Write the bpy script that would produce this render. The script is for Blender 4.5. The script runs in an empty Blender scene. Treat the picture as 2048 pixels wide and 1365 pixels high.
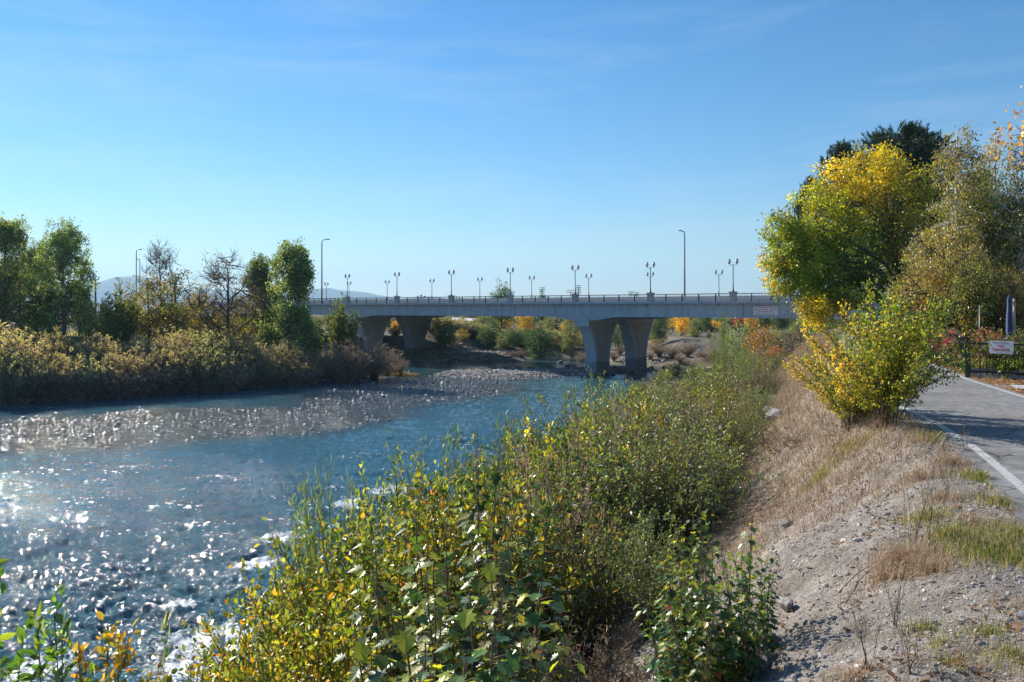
import bpy, math, random
import numpy as np
from mathutils import Vector, Matrix

# ------------------------------------------------------------------ camera, sky, sun, exposure
SC = bpy.context.scene
COL = SC.collection
EYE, FPX, HORY = 1.65, 1607.0, 618.0
cam_d = bpy.data.cameras.new("camera"); cam = bpy.data.objects.new("camera", cam_d); COL.objects.link(cam)
cam.location = (0, 0, EYE); cam.rotation_euler = (math.radians(90), 0, 0)
cam_d.sensor_width = 36; cam_d.lens = FPX / 2048 * 36; cam_d.shift_y = -(682.5 - HORY) / 2048
cam_d.clip_start = 0.1; cam_d.clip_end = 30000
SC.camera = cam

SUN_AZ, SUN_EL = math.radians(-48), math.radians(31)      # azimuth from +Y, clockwise
sd = Vector((math.sin(SUN_AZ) * math.cos(SUN_EL), math.cos(SUN_AZ) * math.cos(SUN_EL), math.sin(SUN_EL)))
sun_l = bpy.data.lights.new("sun", 'SUN'); sun = bpy.data.objects.new("sun", sun_l); COL.objects.link(sun)
sun_l.energy = 5.0; sun_l.angle = math.radians(0.5); sun_l.color = (1.0, 0.93, 0.80)
sun.rotation_euler = (-sd).to_track_quat('-Z', 'Y').to_euler()
sun.location = (0, 0, 60)

world = bpy.data.worlds.new("World"); SC.world = world; world.use_nodes = True
wn, wl = world.node_tree.nodes, world.node_tree.links
wn.clear()
w_out = wn.new('ShaderNodeOutputWorld'); w_bg = wn.new('ShaderNodeBackground'); sky = wn.new('ShaderNodeTexSky')
sky.sky_type = 'NISHITA'; sky.sun_disc = False; sky.sun_elevation = SUN_EL; sky.sun_rotation = SUN_AZ
sky.air_density = 1.35; sky.dust_density = 0.0; sky.ozone_density = 6.0; sky.altitude = 800
w_bg.inputs['Strength'].default_value = 0.077
# thin cirrus, by direction
tc = wn.new('ShaderNodeTexCoord')
mp = wn.new('ShaderNodeMapping'); mp.inputs['Rotation'].default_value = (0, 0, math.radians(18)); mp.inputs['Scale'].default_value = (1.2, 1.0, 7.5)
nz = wn.new('ShaderNodeTexNoise'); nz.inputs['Scale'].default_value = 2.3; nz.inputs['Detail'].default_value = 7; nz.inputs['Roughness'].default_value = 0.62; nz.inputs['Distortion'].default_value = 0.5
rp = wn.new('ShaderNodeValToRGB'); rp.color_ramp.elements[0].position = 0.47; rp.color_ramp.elements[1].position = 0.80
rp.color_ramp.elements[0].color = (0, 0, 0, 1); rp.color_ramp.elements[1].color = (0.28, 0.28, 0.28, 1)
mxc = wn.new('ShaderNodeMix'); mxc.data_type = 'RGBA'; mxc.inputs['B'].default_value = (5.6, 6.2, 7.0, 1)
hs = wn.new('ShaderNodeHueSaturation'); hs.inputs['Saturation'].default_value = 1.22
wl.new(tc.outputs['Generated'], mp.inputs['Vector']); wl.new(mp.outputs['Vector'], nz.inputs['Vector'])
wl.new(nz.outputs['Fac'], rp.inputs['Fac']); wl.new(rp.outputs['Color'], mxc.inputs['Factor'])
wl.new(sky.outputs['Color'], hs.inputs['Color']); wl.new(hs.outputs['Color'], mxc.inputs['A'])
wl.new(mxc.outputs['Result'], w_bg.inputs['Color']); wl.new(w_bg.outputs['Background'], w_out.inputs['Surface'])

SC.view_settings.view_transform = 'Standard'; SC.view_settings.look = 'None'
SC.view_settings.exposure = 0.82; SC.view_settings.gamma = 1.0
SC.render.engine = 'CYCLES'
SC.cycles.max_bounces = 7; SC.cycles.diffuse_bounces = 4; SC.cycles.glossy_bounces = 3
SC.cycles.transmission_bounces = 4; SC.cycles.transparent_max_bounces = 6; SC.cycles.volume_bounces = 0
SC.cycles.use_denoising = True; SC.cycles.caustics_reflective = False; SC.cycles.caustics_refractive = False

RNG = np.random.default_rng(11); random.seed(5)
WZ = EYE - 8.0                                             # water level
pi = math.pi

# ------------------------------------------------------------------ small tools
def gp(px, py, z):                                         # point of the photograph on the level z
    d = (EYE - z) * FPX / (py - HORY)
    return ((px - 1024) / FPX * d, d)

_perm = np.random.default_rng(3).permutation(256); _perm = np.concatenate([_perm, _perm, _perm])
_ga = np.random.default_rng(4).uniform(0, 2 * pi, 256); _gx, _gy = np.cos(_ga), np.sin(_ga)
def noise2(x, y):
    xi = np.floor(x).astype(int); yi = np.floor(y).astype(int); xf = x - xi; yf = y - yi
    u = xf * xf * xf * (xf * (xf * 6 - 15) + 10); v = yf * yf * yf * (yf * (yf * 6 - 15) + 10)
    def g(ix, iy, dx, dy):
        h = _perm[(_perm[ix & 255] + iy) & 255]
        return _gx[h] * dx + _gy[h] * dy
    a = g(xi, yi, xf, yf); b = g(xi + 1, yi, xf - 1, yf); c = g(xi, yi + 1, xf, yf - 1); d = g(xi + 1, yi + 1, xf - 1, yf - 1)
    return 1.4 * ((a * (1 - u) + b * u) * (1 - v) + (c * (1 - u) + d * u) * v)
def fbm(x, y, o=4, g=0.5):
    s = 0; a = 1.0; n = 0
    for i in range(o):
        s = s + a * noise2(x * 2 ** i + 17.3 * i, y * 2 ** i - 9.1 * i); n += a; a *= g
    return s / n
def sstep(a, b, x):
    t = np.clip((x - a) / (b - a), 0, 1); return t * t * (3 - 2 * t)

def tag(o, label=None, cat=None, group=None, kind=None):
    if label: o['label'] = label
    if cat: o['category'] = cat
    if group: o['group'] = group
    if kind: o['kind'] = kind
    return o
def empty(name, loc=(0, 0, 0), rz=0):
    o = bpy.data.objects.new(name, None); COL.objects.link(o); o.location = loc; o.rotation_euler = (0, 0, rz); o.empty_display_size = .3
    return o

class MB:
    """collects vertices, faces and leaf colours, builds ONE mesh object"""
    def __init__(s): s.v = []; s.f = []; s.n = 0; s.c = []; s.sm = []
    def add(s, V, F, c=None, smooth=False):
        V = np.asarray(V, float).reshape(-1, 3); F = np.asarray(F, int)
        s.v.append(V); s.f.append(F + s.n); s.n += len(V); s.sm.append(np.full(len(F), smooth))
        if c is None: c = (0.2, 0.2, 0.2)
        c = np.asarray(c, float)
        s.c.append(np.broadcast_to(c, (len(V), 3)) if c.ndim == 1 else c)
        return s
    def box(s, x0, x1, y0, y1, z0, z1, c=None):
        V = [(x, y, z) for x in (x0, x1) for y in (y0, y1) for z in (z0, z1)]
        F = [(0, 1, 3, 2), (4, 6, 7, 5), (0, 4, 5, 1), (2, 3, 7, 6), (0, 2, 6, 4), (1, 5, 7, 3)]
        return s.add(V, F, c)
    def tube(s, P, R, n=5, c=None, cap=True):
        P = np.asarray(P, float); R = np.broadcast_to(np.asarray(R, float), (len(P),))
        T = np.gradient(P, axis=0); T /= np.linalg.norm(T, axis=1)[:, None] + 1e-9
        ref = np.array([0, 0, 1.0]) if abs(T[0][2]) < .9 else np.array([1.0, 0, 0])
        A = np.cross(T, ref); A /= np.linalg.norm(A, axis=1)[:, None] + 1e-9; B = np.cross(T, A)
        a = np.arange(n) * 2 * pi / n
        V = P[:, None] + R[:, None, None] * (A[:, None] * np.cos(a)[None, :, None] + B[:, None] * np.sin(a)[None, :, None])
        m = len(P); i = np.arange(m - 1)[:, None] * n; j = np.arange(n)[None]; k = (j + 1) % n
        F = np.stack([i + j, i + k, i + n + k, i + n + j], -1).reshape(-1, 4)
        s.add(V.reshape(-1, 3), F, c, True)
        if cap and n > 3:
            s.f.append(np.array([list(range(n))[::-1]]) + s.n - m * n); s.sm.append(np.array([False]))
            s.f.append(np.array([list(range(n))]) + s.n - n); s.sm.append(np.array([False]))
        return s
    def lathe(s, prof, n=12, c=None, cx=0, cy=0, cz=0):
        prof = np.asarray(prof, float); a = np.arange(n) * 2 * pi / n
        V = np.stack([cx + prof[:, 0, None] * np.cos(a), cy + prof[:, 0, None] * np.sin(a), cz + np.repeat(prof[:, 1, None], n, 1)], -1)
        m = len(prof); i = np.arange(m - 1)[:, None] * n; j = np.arange(n)[None]; k = (j + 1) % n
        F = np.stack([i + j, i + k, i + n + k, i + n + j], -1).reshape(-1, 4)
        return s.add(V.reshape(-1, 3), F, c, True)
    def build(s, name, mat, parent=None, link=True):
        V = np.concatenate(s.v); me = bpy.data.meshes.new(name)
        me.vertices.add(len(V)); me.vertices.foreach_set('co', V.ravel())
        tot = np.concatenate([np.full(len(f), f.shape[1]) for f in s.f]); idx = np.concatenate([f.ravel() for f in s.f])
        me.loops.add(len(idx)); me.loops.foreach_set('vertex_index', idx.astype(np.int32))
        me.polygons.add(len(tot)); st = np.concatenate([[0], np.cumsum(tot)[:-1]])
        me.polygons.foreach_set('loop_start', st.astype(np.int32)); me.polygons.foreach_set('loop_total', tot.astype(np.int32))
        me.polygons.foreach_set('use_smooth', np.concatenate(s.sm))
        C = np.concatenate(s.c); ca = me.attributes.new('Col', 'FLOAT_COLOR', 'POINT')
        ca.data.foreach_set('color', np.concatenate([C, np.ones((len(C), 1))], 1).astype(np.float32).ravel())
        me.update(calc_edges=True); me.materials.append(mat)
        o = bpy.data.objects.new(name, me)
        if link: COL.objects.link(o)
        if parent: o.parent = parent
        return o

# ------------------------------------------------------------------ materials
def new_mat(name):
    m = bpy.data.materials.new(name); m.use_nodes = True; nt = m.node_tree
    b = nt.nodes['Principled BSDF']; return m, nt, b, nt.nodes, nt.links
def noise_mat(name, c1, c2, scale=4, rough=.8, bump=.2, bscale=None, detail=6, metal=0, spec=.4, dist=.02, stretch=None):
    m, nt, b, N, L = new_mat(name)
    tc = N.new('ShaderNodeTexCoord'); n = N.new('ShaderNodeTexNoise'); n.inputs['Scale'].default_value = scale; n.inputs['Detail'].default_value = detail
    src = tc.outputs['Object']
    if stretch:
        mp = N.new('ShaderNodeMapping'); mp.inputs['Scale'].default_value = stretch; L.new(src, mp.inputs[0]); src = mp.outputs[0]
    L.new(src, n.inputs['Vector'])
    r = N.new('ShaderNodeValToRGB'); r.color_ramp.elements[0].color = (*c1, 1); r.color_ramp.elements[1].color = (*c2, 1)
    r.color_ramp.elements[0].position = .32; r.color_ramp.elements[1].position = .68
    L.new(n.outputs['Fac'], r.inputs[0]); L.new(r.outputs[0], b.inputs['Base Color'])
    b.inputs['Roughness'].default_value = rough; b.inputs['Metallic'].default_value = metal; b.inputs['Specular IOR Level'].default_value = spec
    if bump:
        n2 = N.new('ShaderNodeTexNoise'); n2.inputs['Scale'].default_value = bscale or scale * 5; n2.inputs['Detail'].default_value = 5; L.new(src, n2.inputs['Vector'])
        bp = N.new('ShaderNodeBump'); bp.inputs['Strength'].default_value = bump; bp.inputs['Distance'].default_value = dist
        L.new(n2.outputs['Fac'], bp.inputs['Height']); L.new(bp.outputs[0], b.inputs['Normal'])
    return m
def foliage_mat(name, trans=.45, rough=.42, spec=.5, hv=.04, tmul=(1.55, 1.45, .6), vr=(.68, 1.32)):
    m, nt, b, N, L = new_mat(name)
    a = N.new('ShaderNodeAttribute'); a.attribute_name = 'Col'
    oi = N.new('ShaderNodeObjectInfo'); h = N.new('ShaderNodeHueSaturation')
    mr = N.new('ShaderNodeMapRange'); mr.inputs['To Min'].default_value = .5 - hv / 2; mr.inputs['To Max'].default_value = .5 + hv / 2
    mv = N.new('ShaderNodeMapRange'); mv.inputs['To Min'].default_value = vr[0]; mv.inputs['To Max'].default_value = vr[1]
    L.new(oi.outputs['Random'], mr.inputs['Value']); L.new(mr.outputs[0], h.inputs['Hue'])
    fr = N.new('ShaderNodeMath'); fr.operation = 'FRACT'; ml = N.new('ShaderNodeMath'); ml.operation = 'MULTIPLY'; ml.inputs[1].default_value = 7.31
    L.new(oi.outputs['Random'], ml.inputs[0]); L.new(ml.outputs[0], fr.inputs[0]); L.new(fr.outputs[0], mv.inputs['Value']); L.new(mv.outputs[0], h.inputs['Value'])
    L.new(a.outputs['Color'], h.inputs['Color']); L.new(h.outputs[0], b.inputs['Base Color'])
    b.inputs['Roughness'].default_value = rough; b.inputs['Specular IOR Level'].default_value = spec
    t = N.new('ShaderNodeBsdfTranslucent'); mc = N.new('ShaderNodeMix'); mc.data_type = 'RGBA'; mc.blend_type = 'MULTIPLY'; mc.inputs['Factor'].default_value = 1
    mc.inputs['B'].default_value = (*tmul, 1); L.new(h.outputs[0], mc.inputs['A']); L.new(mc.outputs['Result'], t.inputs['Color'])
    mx = N.new('ShaderNodeMixShader'); mx.inputs[0].default_value = trans
    L.new(b.outputs[0], mx.inputs[1]); L.new(t.outputs[0], mx.inputs[2]); L.new(mx.outputs[0], N['Material Output'].inputs['Surface'])
    return m
M = {}
M['leaf'] = foliage_mat('leaf', .45, .36, .6, hv=.06)
M['leaf_plain'] = foliage_mat('leaf_plain', .48, .36, .55, hv=.0, vr=(1.1, 1.1), tmul=(1.7, 1.65, .6))
M['leaf_far'] = foliage_mat('leaf_far', .5, .5, .4, hv=.05, tmul=(1.7, 1.6, .8))
M['needle'] = foliage_mat('needle', .15, .5, .4, tmul=(1, 1, .6))
M['twigs'] = foliage_mat('dry_twig', .25, .65, .2, tmul=(1.15, 1.1, .9))
M['bark'] = noise_mat('bark', (.07, .055, .042), (.16, .13, .10), 6, .9, .6, 25, stretch=(3, 3, .6))
M['bark_pale'] = noise_mat('birch_bark', (.40, .37, .33), (.78, .76, .7), 7, .8, .3, 20, stretch=(1, 1, 4))
M['willow_stem'] = noise_mat('willow_stem', (.07, .06, .062), (.14, .12, .12), 20, .8, .1)
M['stem'] = noise_mat('stem', (.10, .07, .045), (.2, .14, .085), 20, .8, .2)
M['concrete'] = noise_mat('concrete', (.29, .345, .41), (.40, .45, .51), 1.3, .85, .25, 30, stretch=(1.6, 1.6, .35))
def add_tide(m, z0):
    nt = m.node_tree; N, L = nt.nodes, nt.links; b = N['Principled BSDF']; l = b.inputs['Base Color'].links[0]; src = l.from_socket; L.remove(l)
    g = N.new('ShaderNodeNewGeometry'); s = N.new('ShaderNodeSeparateXYZ'); L.new(g.outputs['Position'], s.inputs[0]); n = N.new('ShaderNodeTexNoise'); n.inputs['Scale'].default_value = 1.5; L.new(g.outputs['Position'], n.inputs['Vector'])
    a = N.new('ShaderNodeMath'); a.operation = 'MULTIPLY_ADD'; a.inputs[1].default_value = .5; L.new(n.outputs['Fac'], a.inputs[0]); L.new(s.outputs[2], a.inputs[2])
    r = N.new('ShaderNodeMapRange'); r.inputs['From Min'].default_value = z0; r.inputs['From Max'].default_value = z0 + .25; r.inputs['To Min'].default_value = .62; r.inputs['To Max'].default_value = 1; L.new(a.outputs[0], r.inputs['Value'])
    mc = N.new('ShaderNodeMix'); mc.data_type = 'RGBA'; mc.blend_type = 'MULTIPLY'; mc.inputs['Factor'].default_value = 1; L.new(src, mc.inputs['A']); L.new(r.outputs[0], mc.inputs['B']); L.new(mc.outputs['Result'], b.inputs['Base Color'])
add_tide(M['concrete'], -4.6)
M['concrete_panel'] = noise_mat('ribbed_concrete', (.27, .26, .25), (.37, .355, .335), 2.5, .9, .8, 9, stretch=(3, 3, .25), dist=.05)
add_tide(M['concrete_panel'], -4.6)
M['concrete_wall'] = noise_mat('barrier_concrete', (.50, .46, .43), (.60, .56, .52), 1.5, .9, .2, 20)
M['stone_pilaster'] = noise_mat('pilaster_stone', (.28, .28, .28), (.5, .49, .47), 6, .85, .4, 14)
M['dark_metal'] = noise_mat('dark_painted_metal', (.018, .02, .022), (.035, .037, .04), 10, .45, .05, metal=.3)
M['grey_metal'] = noise_mat('galvanised_metal', (.18, .19, .2), (.27, .28, .29), 8, .45, .05, metal=.7)
M['black_metal'] = noise_mat('black_fence_metal', (.008, .008, .009), (.018, .018, .019), 30, .4, .1)
M['globe'] = noise_mat('opal_globe', (.5, .5, .5), (.6, .6, .6), 3, .3, 0)
M['sign_white'] = noise_mat('sign_face', (.62, .60, .6), (.72, .70, .70), 14, .5, .03)
M['sign_red'] = noise_mat('sign_red', (.42, .03, .03), (.5, .05, .05), 14, .5, 0)
M['sign_dark'] = noise_mat('sign_dark', (.03, .03, .05), (.05, .05, .07), 14, .5, 0)
M['asphalt'] = None
M['fabric_blue'] = noise_mat('navy_canvas', (.04, .065, .14), (.06, .09, .19), 8, .85, .4, 14, stretch=(3, 3, .5))
M['pole_wood'] = noise_mat('pale_wood', (.35, .27, .2), (.5, .4, .3), 8, .7, .2, stretch=(4, 4, .5))
M['hill'] = noise_mat('hill', (.03, .045, .05), (.06, .07, .07), .004, .95, 0)
M['car_white'] = noise_mat('car_paint_white', (.7, .7, .7), (.75, .75, .75), 2, .25, 0)
M['car_dark'] = noise_mat('car_paint_dark', (.03, .035, .045), (.04, .045, .06), 2, .25, 0)
M['glass'] = noise_mat('car_glass', (.01, .012, .015), (.015, .018, .02), 2, .1, 0, spec=.8)
M['tyre'] = noise_mat('tyre', (.01, .01, .01), (.02, .02, .02), 9, .8, 0)
M['roof_white'] = noise_mat('canopy_fabric', (.6, .6, .62), (.7, .7, .7), 2, .7, .05)
M['flower'] = foliage_mat('petal', .4, .5, .3, tmul=(1.3, .8, .8))

# rock: object-space noise plus per-object tone
def rock_mat(name, c1, c2, c3):
    m, nt, b, N, L = new_mat(name)
    tc = N.new('ShaderNodeTexCoord'); n = N.new('ShaderNodeTexNoise'); n.inputs['Scale'].default_value = 3.5; n.inputs['Detail'].default_value = 8
    a = N.new('ShaderNodeAttribute'); a.attribute_name = 'Col'
    L.new(tc.outputs['Object'], n.inputs['Vector']); r = N.new('ShaderNodeValToRGB')
    r.color_ramp.elements[0].color = (*c1, 1); r.color_ramp.elements[1].color = (*c3, 1); e = r.color_ramp.elements.new(.5); e.color = (*c2, 1)
    r.color_ramp.elements[0].position = .3; r.color_ramp.elements[2].position = .72
    mc = N.new('ShaderNodeMix'); mc.data_type = 'RGBA'; mc.blend_type = 'MULTIPLY'; mc.inputs['Factor'].default_value = 1
    L.new(n.outputs['Fac'], r.inputs[0]); L.new(r.outputs[0], mc.inputs['A']); L.new(a.outputs['Color'], mc.inputs['B'])
    oi = N.new('ShaderNodeObjectInfo'); mv = N.new('ShaderNodeMapRange'); mv.inputs['To Min'].default_value = .95 if 'cobble' in name else .65; mv.inputs['To Max'].default_value = 1.1 if 'cobble' in name else 1.25
    h = N.new('ShaderNodeHueSaturation'); L.new(oi.outputs['Random'], mv.inputs['Value']); L.new(mv.outputs[0], h.inputs['Value'])
    L.new(mc.outputs['Result'], h.inputs['Color']); L.new(h.outputs[0], b.inputs['Base Color']); b.inputs['Roughness'].default_value = .8
    n2 = N.new('ShaderNodeTexNoise'); n2.inputs['Scale'].default_value = 14; n2.inputs['Detail'].default_value = 6; L.new(tc.outputs['Object'], n2.inputs['Vector'])
    bp = N.new('ShaderNodeBump'); bp.inputs['Strength'].default_value = .5; bp.inputs['Distance'].default_value = .02
    L.new(n2.outputs['Fac'], bp.inputs['Height']); L.new(bp.outputs[0], b.inputs['Normal'])
    return m, b
M['rock'], _ = rock_mat('basalt_rock', (.13, .115, .115), (.23, .205, .20), (.36, .32, .31))
M['cobble'], _b = rock_mat('wet_cobble', (.07, .072, .085), (.14, .145, .165), (.27, .275, .29)); _b.inputs['Roughness'].default_value = .52; _b.inputs['Specular IOR Level'].default_value = .5
M['cobble_dry'], _b = rock_mat('dry_cobble', (.22, .205, .195), (.31, .29, .275), (.42, .39, .37))

def attr_ground(name, rough=.95, bump=.6, dist=.03, scales=(1.4, 14, 90)):
    m, nt, b, N, L = new_mat(name)
    a = N.new('ShaderNodeAttribute'); a.attribute_name = 'Col'; tc = N.new('ShaderNodeTexCoord')
    prev = a.outputs['Color']
    for i, sc in enumerate(scales):
        n = N.new('ShaderNodeTexNoise'); n.inputs['Scale'].default_value = sc; n.inputs['Detail'].default_value = 5; L.new(tc.outputs['Object'], n.inputs['Vector'])
        mr = N.new('ShaderNodeMapRange'); mr.inputs['From Min'].default_value = .3; mr.inputs['From Max'].default_value = .7
        mr.inputs['To Min'].default_value = .72; mr.inputs['To Max'].default_value = 1.25; L.new(n.outputs['Fac'], mr.inputs['Value'])
        mc = N.new('ShaderNodeMix'); mc.data_type = 'RGBA'; mc.blend_type = 'MULTIPLY'; mc.inputs['Factor'].default_value = 1
        L.new(prev, mc.inputs['A']); L.new(mr.outputs[0], mc.inputs['B']); prev = mc.outputs['Result']; last = n
    L.new(prev, b.inputs['Base Color']); b.inputs['Roughness'].default_value = rough; b.inputs['Specular IOR Level'].default_value = .2
    n3 = N.new('ShaderNodeTexNoise'); n3.inputs['Scale'].default_value = 45; n3.inputs['Detail'].default_value = 7; n3.inputs['Roughness'].default_value = .65; L.new(tc.outputs['Object'], n3.inputs['Vector'])
    bp = N.new('ShaderNodeBump'); bp.inputs['Strength'].default_value = bump; bp.inputs['Distance'].default_value = dist
    L.new(n3.outputs['Fac'], bp.inputs['Height']); L.new(bp.outputs[0], b.inputs['Normal'])
    return m
M['ground'] = attr_ground('ground', bump=1.0, dist=.05)
M['asphalt'] = attr_ground('asphalt', .85, .35, .006, (.6, 6, 160))
nt_ = M['asphalt'].node_tree; N_, L_ = nt_.nodes, nt_.links; b_ = N_['Principled BSDF']; src_ = b_.inputs['Base Color'].links[0].from_socket
tc_ = N_.new('ShaderNodeTexCoord'); nd_ = N_.new('ShaderNodeTexNoise'); nd_.inputs['Scale'].default_value = 1.6; vm_ = N_.new('ShaderNodeVectorMath'); vm_.operation = 'MULTIPLY_ADD'; vm_.inputs[1].default_value = (.9, .9, 0); L_.new(tc_.outputs['Object'], nd_.inputs['Vector']); L_.new(nd_.outputs['Color'], vm_.inputs[0]); L_.new(tc_.outputs['Object'], vm_.inputs[2])
vo_ = N_.new('ShaderNodeTexVoronoi'); vo_.feature = 'DISTANCE_TO_EDGE'; vo_.inputs['Scale'].default_value = .33; L_.new(vm_.outputs[0], vo_.inputs['Vector'])
mr_ = N_.new('ShaderNodeMapRange'); mr_.inputs['From Min'].default_value = .001; mr_.inputs['From Max'].default_value = .006; mr_.inputs['To Min'].default_value = .35; mr_.inputs['To Max'].default_value = 1; L_.new(vo_.outputs['Distance'], mr_.inputs['Value'])
mc_ = N_.new('ShaderNodeMix'); mc_.data_type = 'RGBA'; mc_.blend_type = 'MULTIPLY'; mc_.inputs['Factor'].default_value = 1; L_.new(src_, mc_.inputs['A']); L_.new(mr_.outputs[0], mc_.inputs['B']); L_.new(mc_.outputs['Result'], b_.inputs['Base Color'])
M['paint'] = noise_mat('road_paint', (.30, .30, .30), (.50, .50, .49), 26, .7, .2, 80)
M['slab'] = attr_ground('concrete_slab', .9, .2, .004, (1, 8, 60))

def water_mat():
    m, nt, b, N, L = new_mat('river_water')
    tc = N.new('ShaderNodeTexCoord'); at = N.new('ShaderNodeAttribute'); at.attribute_name = 'Col'   # r foam, g roughness of surface, b shallow
    sp = N.new('ShaderNodeSeparateColor'); L.new(at.outputs['Color'], sp.inputs[0])
    mp = N.new('ShaderNodeMapping'); mp.inputs['Scale'].default_value = (1, 1.9, 1); mp.inputs['Rotation'].default_value = (0, 0, math.radians(-12)); L.new(tc.outputs['Object'], mp.inputs[0])
    n1 = N.new('ShaderNodeTexNoise'); n1.inputs['Scale'].default_value = 7.0; n1.inputs['Detail'].default_value = 8; n1.inputs['Roughness'].default_value = .62; n1.inputs['Distortion'].default_value = .6
    L.new(mp.outputs[0], n1.inputs['Vector'])
    bp = N.new('ShaderNodeBump'); bp.inputs['Distance'].default_value = .13
    ms = N.new('ShaderNodeMath'); ms.operation = 'MULTIPLY_ADD'; ms.inputs[1].default_value = .75; ms.inputs[2].default_value = .12; L.new(sp.outputs[1], ms.inputs[0])
    L.new(ms.outputs[0], bp.inputs['Strength']); L.new(n1.outputs['Fac'], bp.inputs['Height']); L.new(bp.outputs[0], b.inputs['Normal'])
    # body colour: green-teal deep water, brownish over shallow stones
    mc = N.new('ShaderNodeMix'); mc.data_type = 'RGBA'; mc.inputs['A'].default_value = (.028, .088, .115, 1); mc.inputs['B'].default_value = (.06, .065, .055, 1); L.new(sp.outputs[2], mc.inputs['Factor'])
    L.new(mc.outputs['Result'], b.inputs['Base Color']); b.inputs['Roughness'].default_value = .055; b.inputs['IOR'].default_value = 1.33
    f = N.new('ShaderNodeBsdfPrincipled'); f.inputs['Base Color'].default_value = (.82, .86, .88, 1); f.inputs['Roughness'].default_value = .35
    nf = N.new('ShaderNodeTexNoise'); nf.inputs['Scale'].default_value = 9; nf.inputs['Detail'].default_value = 9; nf.inputs['Roughness'].default_value = .75; L.new(mp.outputs[0], nf.inputs['Vector'])
    ad = N.new('ShaderNodeMath'); ad.operation = 'ADD'; L.new(sp.outputs[0], ad.inputs[0]); L.new(nf.outputs['Fac'], ad.inputs[1])
    mr = N.new('ShaderNodeMapRange'); mr.inputs['From Min'].default_value = .93; mr.inputs['From Max'].default_value = 1.15; L.new(ad.outputs[0], mr.inputs['Value'])
    bf = N.new('ShaderNodeBump'); bf.inputs['Strength'].default_value = .9; bf.inputs['Distance'].default_value = .05; L.new(nf.outputs['Fac'], bf.inputs['Height']); L.new(bf.outputs[0], f.inputs['Normal'])
    mx = N.new('ShaderNodeMixShader'); L.new(mr.outputs[0], mx.inputs[0]); L.new(b.outputs[0], mx.inputs[1]); L.new(f.outputs[0], mx.inputs[2])
    L.new(mx.outputs[0], N['Material Output'].inputs['Surface'])
    return m
M['water'] = water_mat()

# ------------------------------------------------------------------ terrain
YS = [-60, -10, 0, 5, 10, 20, 30, 40, 60, 80, 95, 104, 112, 130]
XSH = [-24, -10.5, -8.5, -7.4, -6.2, -4.2, -1.8, .5, 6, 13, 18, 22.5, 27, 40]
YC = [-60, -10, 0, 3.5, 7, 10, 12.5, 15, 19, 25, 32, 50, 80, 100, 130, 400]
XCR = [-22, -3, .6, 1.7, 3.45, 4.9, 5.6, 6.2, 7.5, 9.7, 12.6, 18.8, 35, 50, 66, 200]
YP = [-60, -10, 0, 3.5, 6.94, 9.34, 11.7, 12.9, 15, 19, 25, 32, 50, 80, 110]
XPL = [-20, -2.2, 1.5, 2.9, 4.25, 5.15, 5.88, 6.12, 6.6, 7.75, 10, 12.9, 20.0, 37, 55]
PATH_W = 3.1
LB = [(-400, -60), (-140, -20), (-90, 30), (-62, 54), (-43.8, 68.7), (-27.6, 84.6), (-15.2, 92.5), (-11.0, 97.6), (-12.5, 101), (-17.5, 107), (-18, 117), (-12.6, 122), (2, 121.5), (3.5, 131), (11, 132), (13.5, 117.5), (19, 112), (26, 108.5), (60, 104), (400, 60), (6000, 60), (6000, 9000), (-9000, 9000), (-9000, -60)]
BARS = [  # (polygon in photo pixels on the water level, height above water, roughness of stones)
    [(868, 750), (930, 757), (1030, 760), (1110, 754), (1172, 750), (1240, 748), (1300, 744), (1310, 739), (1240, 736), (1160, 738), (1080, 740), (1000, 742), (900, 743)],
]
RIFFLE = [
    [(-60, 905), (60, 893), (220, 892), (430, 874), (640, 862), (790, 832), (800, 812), (640, 815), (520, 820), (300, 822), (160, 838), (0, 842), (-60, 850)],
    [(640, 820), (800, 812), (900, 800), (1030, 782), (1000, 768), (880, 752), (830, 757), (700, 775), (620, 795)],
]
def to_w(poly, z=WZ): return [gp(a, b, z) for a, b in poly]
BARS_W = [to_w(p) for p in BARS]; RIF_W = [to_w(p) for p in RIFFLE]
def sdist(poly, X, Y):                                     # signed distance, positive inside
    sh = X.shape; x = X.ravel(); y = Y.ravel(); d = np.full(x.shape, 1e9); ins = np.zeros(x.shape, bool); n = len(poly)
    for i in range(n):
        ax, ay = poly[i]; bx, by = poly[(i + 1) % n]; ex, ey = bx - ax, by - ay
        t = np.clip(((x - ax) * ex + (y - ay) * ey) / (ex * ex + ey * ey), 0, 1)
        d = np.minimum(d, np.hypot(x - ax - t * ex, y - ay - t * ey))
        if ay != by:
            ins ^= ((ay > y) != (by > y)) & (x < ex * (y - ay) / ey + ax)
    return np.where(ins, d, -d).reshape(sh)
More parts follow.
